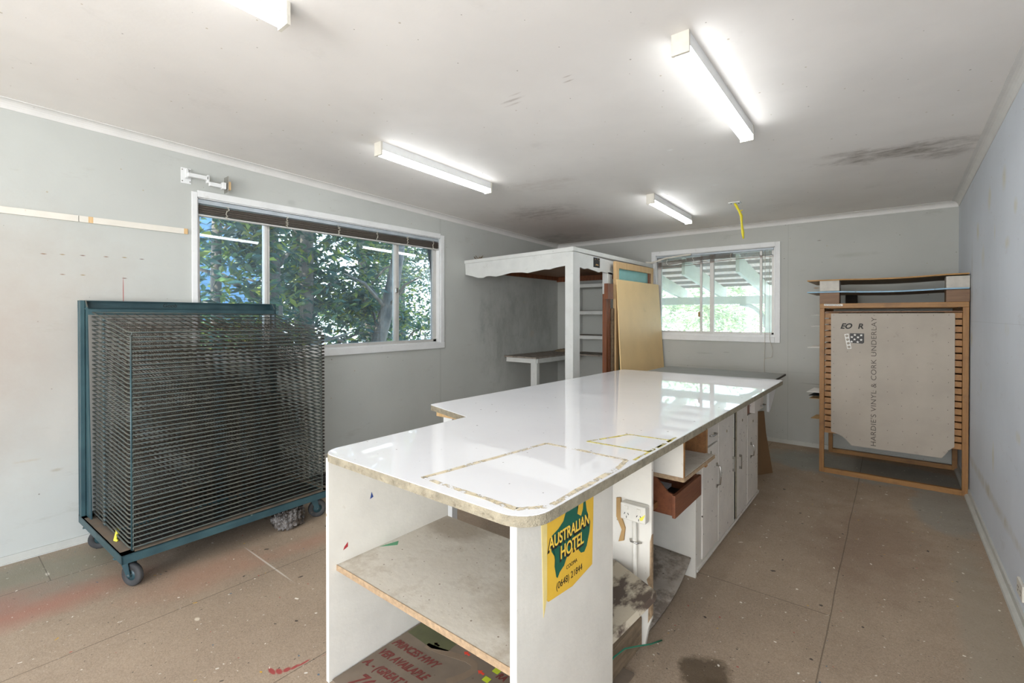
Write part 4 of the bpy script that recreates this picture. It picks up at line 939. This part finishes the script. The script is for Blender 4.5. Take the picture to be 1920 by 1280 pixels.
for fl_ in islands_by_gap(ub_t, 2, .018):
    used = sorted({q for f_ in fl_ for q in f_}); mp_ = {q: i for i, q in enumerate(used)}
    obj('stencil_word', G().add([ub_t.v[q] for q in used], [tuple(mp_[q] for q in f_) for f_ in fl_]), 'stencil', ub)
g = text('EO', .062, (1, 0, 0), (0, 0, 1), (-.357, yy - .0006, 1.262), .0002, shear=.35, bold=.0022, sx=.95); h = text('R', .062, (1, 0, 0), (0, 0, 1), (-.235, yy - .0006, 1.262), .0002, shear=.2, bold=.0018); g.add(h.v, h.f)
obj('marker_text', g, 'marker', ub)
sk_ = thing('star_sticker', 'black square sticker of white stars on the grey underlay board', 'sticker', (-.24, 4.984, 1.12))
obj('black_square', G().prism([(-.288, yy - .0004, 1.222), (-.190, yy - .0004, 1.222), (-.190, yy - .0004, 1.146), (-.200, yy - .0004, 1.136), (-.288, yy - .0004, 1.140)], (0, -1, 0), 0, .0006), 'print_black', sk_)
g = G()
for (fx_, fz_) in ((.35, .16), (.79, .18), (.14, .38), (.57, .39), (.33, .61), (.79, .64), (.12, .84), (.55, .86)):
    cx_, cz_ = -.288 + fx_ * .098, 1.222 - fz_ * .085; p = []
    for k in range(10):
        a_ = math.pi / 2 + k * math.pi / 5; r_ = .0118 if k % 2 == 0 else .0048; p.append((cx_ + r_ * math.cos(a_), yy - .0012, cz_ + r_ * math.sin(a_)))
    g.add([(cx_, yy - .0013, cz_)] + p, [(0, k + 1, (k + 1) % 10 + 1) for k in range(10)])
obj('stars', g, 'paper_white', sk_)
ts = thing('dotted_strip_sticker', 'white strip sticker with four round holes on the grey underlay board', 'sticker', (-.31, 4.984, 1.08))
Rm = Matrix.Translation((-.308, 0, 1.152)) @ Matrix.Rotation(.19, 4, 'Y') @ Matrix.Translation((.308, 0, -1.152))
Rm = Matrix.Translation((-.302, 0, 1.152)) @ Matrix.Rotation(-.17, 4, 'Y') @ Matrix.Translation((.302, 0, -1.152))
obj('strip', G().box(-.317, -.287, yy - .0016, yy - .0008, 1.087, 1.217).turn(Rm), 'paper_white', ts)
g = G()
for k in range(4): g.cyl((-.302, yy - .0018, 1.104 + k * .032), (0, 1, 0), .0108, .001, 18)
obj('round_holes', g.turn(Rm), 'underlay', ts)
# curled brown paper behind the board
tag(obj('curled_paper', G().prism([(-.40, 5.06, .40), (-.30, 5.04, .335), (-.25, 5.06, .27), (-.22, 5.12, .262), (-.35, 5.14, .36)], (0, 0, 1), -.002, .002).tube([(-.42, 5.15, .37), (-.33, 5.13, .33), (-.24, 5.12, .27)], .006, 6), 'putty'), 'curled brown paper poking out behind the underlay board, lower left corner', 'paper')
for k, (x_, z_, w_, lab) in enumerate(((-.575, 1.375, .1, 'topmost thin paper sheet poking out of left side of the wooden rack'), (-.575, 1.275, .1, 'second thin paper sheet from the top at the left side of the rack'),
                             (-.60, 1.085, .3, 'wide pale sheet poking out of rack side at upper middle height'), (-.605, .685, .3, 'pale ragged sheet, upper one of the cluster left of the rack'),
                             (-.59, .655, .2, 'dark-edged sheet in the middle of the cluster left of the rack'), (-.585, .63, .3, 'lowest sheet of the middle cluster left of the rack'), (-.575, .452, .2, 'bottommost tan sheet poking out of left side of the rack'))):
    g = G(); th_ = .0015 if w_ < .15 else .004
    g.prism([(x_, 5.0, z_), (-.475, 5.0, z_ + .004), (-.475, 5.0 + w_, z_ + .004), (x_ + .03, 5.0 + w_ * .8, z_ + .01)], (0, 0, 1), 0, th_)
    tag(obj('paper_sheet', g, 'black' if k == 4 else ('paper_white' if k < 4 else 'putty')), lab, 'sheet', 'loose sheets in the rack')
# blocks and sheets on top
def blockset(z0_, z1_, m_, where):
    for (a, b, c_, d_, nm) in ((-.505, -.362, 4.955, 5.10, 'left'), (.318, .452, 4.955, 5.10, 'right')):
        tag(obj('spacer_block', G().box(a, b, c_, d_, z0_, z1_, .002), m_), ('%s timber spacer block %s, at the %s end of the rack top' % (('brown', 'under the blue-edged sheet') if where == 0 else ('whitewashed', 'between the two bowed sheets')) + ('',) * 0 if False else
            ('brown' if where == 0 else 'whitewashed') + ' timber spacer block ' + ('under the blue-edged sheet' if where == 0 else 'between the two bowed sheets') + ', ' + nm + ' end of rack'), 'block', 'spacer blocks on the rack')
blockset(H_, 1.572, 'brown_block', 0); blockset(1.586, 1.676, 'white_block', 1)
tag(obj('spacer_block', G().box(-.36, -.27, 5.6, 5.7, H_, 1.572, .002), 'dark'), 'dark rear spacer block under the blue-edged sheet, at the back', 'block', 'spacer blocks on the rack')
def bowed(z_at, y0, y1, m_top, name, lab, thick=.010, xs=(-.598, .448)):
    n_ = 24; vs = []; cut = .10
    for i in range(n_ + 1):
        x_ = xs[0] + (xs[1] - xs[0]) * i / n_; z_ = z_at(x_)
        yy1 = y1 - max(0, (cut - (x_ - xs[0]))) * .8
        vs += [(x_, y0, z_), (x_, yy1, z_), (x_, yy1, z_ + thick), (x_, y0, z_ + thick)]
    fs = [(0, 1, 2, 3), tuple(range(len(vs) - 1, len(vs) - 5, -1))]
    for i in range(n_):
        for k in range(4): fs.append((i * 4 + k, i * 4 + (k + 1) % 4, i * 4 + 4 + (k + 1) % 4, i * 4 + 4 + k))
    r = thing(name, lab, 'sheet', (-.07, 5.35, z_at(-.4)), 'bowed sheets on the rack')
    obj('sheet', G().add(vs, fs), 'sheet_under', r)
    ve = []
    for i in range(n_ + 1):
        x_ = xs[0] + (xs[1] - xs[0]) * i / n_; z_ = z_at(x_); ve += [(x_, y0 - .001, z_ - .0002), (x_, y0 - .0002, z_ - .0002), (x_, y0 - .0002, z_ + thick + .0002), (x_, y0 - .001, z_ + thick + .0002)]
    obj('edge', G().add(ve, fs), m_top, r)
def sag(x_, zl, zr, d): f = (x_ + .6) / 1.05; return zl + (zr - zl) * f - d * math.sin(math.pi * max(0, min(1, f)))
bowed(lambda x_: 1.676 if x_ < -.36 else sag(x_, 1.676, 1.686, .0) - .010 * math.sin(math.pi * min(1, (x_ + .36) / .678)), 4.95, 5.72, 'sheet_edge', 'bowed_sheet', 'topmost tan sheet bowed across blocks on top of the wooden rack')
bowed(lambda x_: 1.573 if x_ < -.36 else 1.573 + .004 * (x_ + .36) - .010 * math.sin(math.pi * min(1, (x_ + .36) / .678)), 4.95, 5.70, 'sheet_blue', 'bowed_sheet', 'sheet with pale blue edge bowed across blocks, below the topmost sheet')

# ================================================================== WALL FITTINGS
pr_ = tag(obj('picture_rail', G().box(XL, XL + .012, -1.5, .60, 1.935, 1.972).box(XL, XL + .012, .603, 1.165, 1.935, 1.972), 'white_paint'), 'thin white timber rail fixed along the left wall before the window', 'rail')
obj('bare_patch', G().box(XL + .0122, XL + .0128, .645, .667, 1.935, 1.972).box(XL + .0122, XL + .0128, 1.143, 1.166, 1.935, 1.972), 'pine_light', pr_)
br = thing('wall_bracket', 'white folding wall bracket with small pad above the left window corner', 'bracket', (XL, 1.15, 2.33))
obj('wall_plate', G().box(XL, XL + .004, 1.128, 1.190, 2.285, 2.392, .001), 'white_clean', br)
g = G()
for (a, b) in ((1.136, 2.30), (1.182, 2.30), (1.136, 2.378), (1.182, 2.378)): g.cyl((XL + .005, a, b), (1, 0, 0), .004, .003, 8)
obj('screws', g, 'chrome', br)
obj('arm', G().box(XL + .004, XL + .03, 1.150, 1.165, 2.32, 2.385, .002).box(XL + .02, XL + .06, 1.155, 1.28, 2.325, 2.352, .003).box(XL + .03, XL + .06, 1.27, 1.285, 2.305, 2.36, .002).box(XL + .05, XL + .075, 1.28, 1.37, 2.285, 2.312, .003), 'white_clean', br)
obj('pivot', G().box(XL + .045, XL + .085, 1.36, 1.385, 2.278, 2.325, .003), 'white_clean', br)
obj('mount_plate', G().box(XL + .03, XL + .10, 1.388, 1.393, 2.255, 2.37, .001), 'chrome', br)
obj('pad', G().box(XL + .035, XL + .095, 1.394, 1.412, 2.275, 2.335, .004), 'pine_light', br)
def outlet(loc, ax, lab):
    o = thing('power_outlet', lab, 'power outlet', loc, 'power outlets'); x, y, z = loc
    s = 1 if ax > 0 else -1
    obj('cover', G().box(x, x + s * .012, y - .058, y + .058, z, z + .07, .003), 'plastic', o)
    g = G()
    for dy in (-.028, .028):
        for (a, b) in ((-.008, .036), (.008, .036), (0, .02)): g.box(x + s * .0118, x + s * .0126, y + dy + a - .0015, y + dy + a + .0015, z + b - .004, z + b + .004)
    obj('socket_slots', g, 'hole', o)
outlet((XL, 2.182, .108), 1, 'white power socket low on left wall between drying rack and worktop')
outlet((XR, 3.07, .115), -1, 'white power socket low on the right wall at photo edge')
yc = thing('yellow_cable', 'torn yellow cable hanging from a small plate on the ceiling', 'cable', (-1.16, 4.79, 2.42))
zc_ = ceil_z(4.79)
obj('ceiling_plate', G().box(-1.21, -1.11, 4.75, 4.83, zc_ - .006, zc_ + .001, .001), 'white_clean', yc)
obj('screws', G().cyl((-1.19, 4.77, zc_ - .008), (0, 0, 1), .005, .006, 8).cyl((-1.13, 4.80, zc_ - .008), (0, 0, 1), .005, .006, 8), 'black', yc)
obj('cable', G().tube([(-1.165, 4.79, zc_ - .004), (-1.15, 4.79, zc_ - .03), (-1.125, 4.785, zc_ - .08), (-1.105, 4.785, zc_ - .13), (-1.10, 4.78, zc_ - .20), (-1.09, 4.78, zc_ - .29), (-1.085, 4.78, zc_ - .345)], [.008, .012, .010, .013, .009, .013, .006], 8)
    .tube([(-1.12, 4.785, zc_ - .085), (-1.095, 4.785, zc_ - .078)], .005, 6), 'yellow_cable', yc)

# ================================================================== OUTSIDE
GZ = -.45
tag(obj('garden_ground', G().box(-30, 14, -12, 40, GZ - .1, GZ), 'ground', None), 'pale gravel ground outside the windows', 'ground', None, 'structure')
def leaves(n, center, rad, ln, down=.3, seed=0, shell=.2, clip=None):
    rs = np.random.RandomState(seed)
    d = rs.normal(size=(n * 2, 3)); d /= np.linalg.norm(d, axis=1)[:, None]; r = (shell + (1 - shell) * rs.rand(n * 2)) ** .6
    # clumps
    P_ = d * r[:, None] * np.array(rad) + np.array(center)
    P_ += .18 * np.sin(P_ * 5 + seed)
    if clip is not None: P_ = P_[clip(P_)]
    P_ = P_[:n]; n = len(P_)
    a = rs.uniform(0, 2 * np.pi, n); tz = rs.normal(-down, .4, n)
    ax = np.stack([np.cos(a), np.sin(a), tz], 1); ax /= np.linalg.norm(ax, axis=1)[:, None]
    up = rs.normal(size=(n, 3)) + np.array([0, 0, 1.5]); sd = np.cross(ax, up); sd /= np.linalg.norm(sd, axis=1)[:, None]; nn = np.cross(sd, ax)
    L_ = (ln * rs.uniform(.7, 1.2, n))[:, None]; W_ = L_ * .17
    vs = np.concatenate([P_, P_ + ax * L_ * .45 + sd * W_ + nn * W_ * .3, P_ + ax * L_ * .5, P_ + ax * L_ * .45 - sd * W_ + nn * W_ * .3, P_ + ax * L_], 1).reshape(-1, 3)
    b = np.arange(n) * 5
    fs = np.concatenate([np.stack([b, b + 1, b + 2], 1), np.stack([b, b + 2, b + 3], 1), np.stack([b + 1, b + 4, b + 2], 1), np.stack([b + 2, b + 4, b + 3], 1)], 0)
    return vs.tolist(), fs.tolist()
def mesh_raw(name, vs, fs, m, parent):
    me = bpy.data.meshes.new(name); org = ORG[parent.name]; me.from_pydata([(a - org.x, b - org.y, c_ - org.z) for a, b, c_ in vs], [], fs); me.materials.append(M[m])
    o = bpy.data.objects.new(name, me); C.objects.link(o); o.parent = parent; ORG[o.name] = org; return o
keep = lambda P_: (P_[:, 0] < XL - .45)
trees = [(-5.3, 1.62, .055, 'slim brown trunked tree at the far left pane of the wide window', 700),
         (-5.5, 2.06, .06, 'straight thin reddish trunk seen in the left pane of wide window', 900),
         (-5.5, 2.58, .125, 'thick grey trunked tree just right of the left window mullion', 900),
         (-6.6, 3.40, .09, 'middle-sized tree trunk behind the thick one in the centre pane', 900),
         (-5.9, 3.32, .10, 'dark leaning trunk near the middle of the wide window', 900),
         (-5.7, 3.75, .11, 'leaning grey trunk at the lower middle of the centre pane', 1100),
         (-7.2, 5.0, .10, 'densely leaved tree at the right end of the wide window', 2600),
         (-8.5, 6.6, .12, 'pale leafy tree furthest right beyond the right pane', 2600)]
for i, (tx, ty, r_, lab, nl) in enumerate(trees):
    cxo = -.45 if i in (2, 4, 5) else .1
    tr = thing('tree', lab, 'tree', (tx, ty, GZ), 'trees outside the left window')
    lean = random.uniform(-.06, .06) + (.16 if i == 5 else (-.1 if i == 4 else 0)); pts = []; rs = []
    for k in range(12):
        f = k / 11; pts.append((tx + .05 * math.sin(5 * f + i), ty + lean * f * 4.2 + .05 * math.sin(7 * f + i * 2), GZ + f * 4.2)); rs.append(r_ * (1.15 - .55 * f) * (1 + .06 * math.sin(17 * f + i)))
    obj('trunk', G().tube(pts, rs, 12), 'bark', tr)
    g = G()
    for k in range(7):
        f = random.uniform(.3, .9); p = Vector(pts[int(f * 11)]); a = random.uniform(0, 6.28); q = p + Vector((math.cos(a) * .35, math.sin(a) * .5, .35)); s_ = q + Vector((math.cos(a) * .3, math.sin(a) * .4, .1))
        g.tube([p, q, s_], [r_ * .28, r_ * .2, r_ * .08], 6)
    obj('branches', g, 'bark', tr)
    v1, f1 = leaves(int(nl * 1.7), (tx + cxo, ty, 1.6), (.7, .8, 1.6), .15 if i < 6 else .12, .35, i + 3, .1, keep)
    k = len(v1); v2, f2 = leaves(nl, (tx, ty, 3.2), (1.2, 1.1, .9), .15, .2, i + 33, .1, keep)
    mesh_raw('foliage', v1 + v2, f1 + [[a + k for a in f] for f in f2], 'leaf', tr)
for i, (hx, hy, hz, rx, ry, rz, lab) in enumerate(((-9.5, 5.5, .5, 1.2, 2.2, 1.6, 'dense dark shrub behind the trees in the middle of the wide window'), (-11, 9.5, .9, 1.5, 2.4, 2.2, 'large blue-green shrub beyond the right end of the wide window'),
                                              (-9.0, 3.2, .2, 1.0, 1.5, 1.3, 'low leafy shrub behind the trunks, left of the wide window centre'))):
    tr = thing('shrub', lab, 'shrub', (hx, hy, GZ), 'shrubs outside the left window')
    v1, f1 = leaves(4200, (hx, hy, hz), (rx, ry, rz), .17, .2, i + 90, .3); mesh_raw('foliage', v1, f1, 'leaf', tr)
    obj('stem', G().tube([(hx, hy, GZ), (hx + .05, hy, hz)], [.06, .03], 8), 'bark', tr)
g = G()
for k in range(26): g.prism([(-13.0, -2, -.4 + k * .16), (-12.97, -2, -.4 + k * .16), (-12.985, -2, -.24 + k * .16), (-13.0, -2, -.24 + k * .16)], (0, 1, 0), 0, 7.6)
nb = tag(obj('neighbour_house', g, 'weatherboard'), 'blue weatherboard house wall glimpsed through the trees at left', 'house')
# verandah outside the back window
vr = thing('verandah', 'pale green timber verandah with corrugated roof outside the back window', 'verandah', (-1.7, 7.0, GZ))
ye = 7.5; sl = .14
def uz(y): return 1.665 + sl * (ye - y)
obj('beam', G().box(-6, 1.2, ye, ye + .06, 1.545, 1.660), 'verandah_green', vr)
for x_ in (-4.45, -3.84, -3.24, -2.64, -2.04, -1.414, -.80, -.2, .4):
    obj('rafter', G().prism([(x_, YB + .125, uz(YB + .125)), (x_, ye + .35, uz(ye + .35)), (x_, ye + .35, uz(ye + .35) + .17), (x_, YB + .125, uz(YB + .125) + .21)], (1, 0, 0), -.02, .02), 'verandah_green', vr)
for y_ in (6.05, 6.4, 6.75, 7.1, 7.45, 7.78):
    z_ = uz(y_) + .195; obj('purlin', G().box(-6, 1.2, y_ - .035, y_ + .035, z_, z_ + .04), 'beam', vr)
vs = []; fs = []; N_ = 560
for i in range(N_ + 1):
    x_ = -6 + 7.2 * i / N_; dz = .011 * math.sin(x_ * 2 * math.pi / .076)
    for (y_, o_) in ((YB + .125, 0), (ye + .45, 0), (ye + .45, .003), (YB + .125, .003)): vs.append((x_, y_, uz(y_) + .255 + dz + o_))
for i in range(N_):
    for k in range(4): fs.append((i * 4 + k, i * 4 + (k + 1) % 4, i * 4 + 4 + (k + 1) % 4, i * 4 + 4 + k))
rs_ = obj('roof_sheet', G().add(vs, fs), 'roof_sheet', vr)
def post(x_):
    obj('post', G().box(x_ - .045, x_ + .045, ye, ye + .09, GZ, 1.545), 'verandah_green', vr)
    for s in (-1, 1):
        pts = []
        for k in range(9):
            a = math.pi / 2 * k / 8; pts.append((x_ + s * (.045 + .34 * (1 - math.cos(a))), ye + .04, 1.545 - .34 * (1 - math.sin(a))))
        g = G(); vs = []
        for p in pts: vs += [(p[0], ye + .01, p[2] - .0), (p[0] + s * .0, ye + .07, p[2]), (p[0] + s * .03 - s * .03, ye + .07, p[2] + .0), (p[0], ye + .01, p[2])]
        g.tube(pts, .03, 6); obj('brace', g, 'verandah_green', vr)
for x_ in (-3.35, -1.37, .6): post(x_)
for i, (hx, hy, hz, rx, ry, rz, lab) in enumerate(((-4.6, 12.2, 1.0, 1.8, 1.3, 1.6, 'bright pale bush beyond the verandah, left part of back window view'), (-2.0, 12.8, .9, 1.9, 1.3, 1.6, 'bright pale bush beyond the verandah, right part of back window view'),
                                              (-6.5, 16, 1.8, 3.0, 1.6, 2.2, 'tall pale tree crown far behind the verandah at left'), (-1.6, 17, 1.8, 3.2, 1.6, 2.1, 'tall pale tree crown far behind the verandah at right'))):
    tr = thing('bush', lab, 'bush', (hx, hy, GZ), 'bushes beyond the verandah')
    v1, f1 = leaves(5200, (hx, hy, hz), (rx, ry, rz), .15 if i < 2 else .2, .1, i + 190, .35); mesh_raw('foliage', v1, f1, 'leaf_b', tr)
    obj('stem', G().tube([(hx, hy, GZ), (hx + .05, hy, hz)], [.08, .04], 8), 'bark', tr)
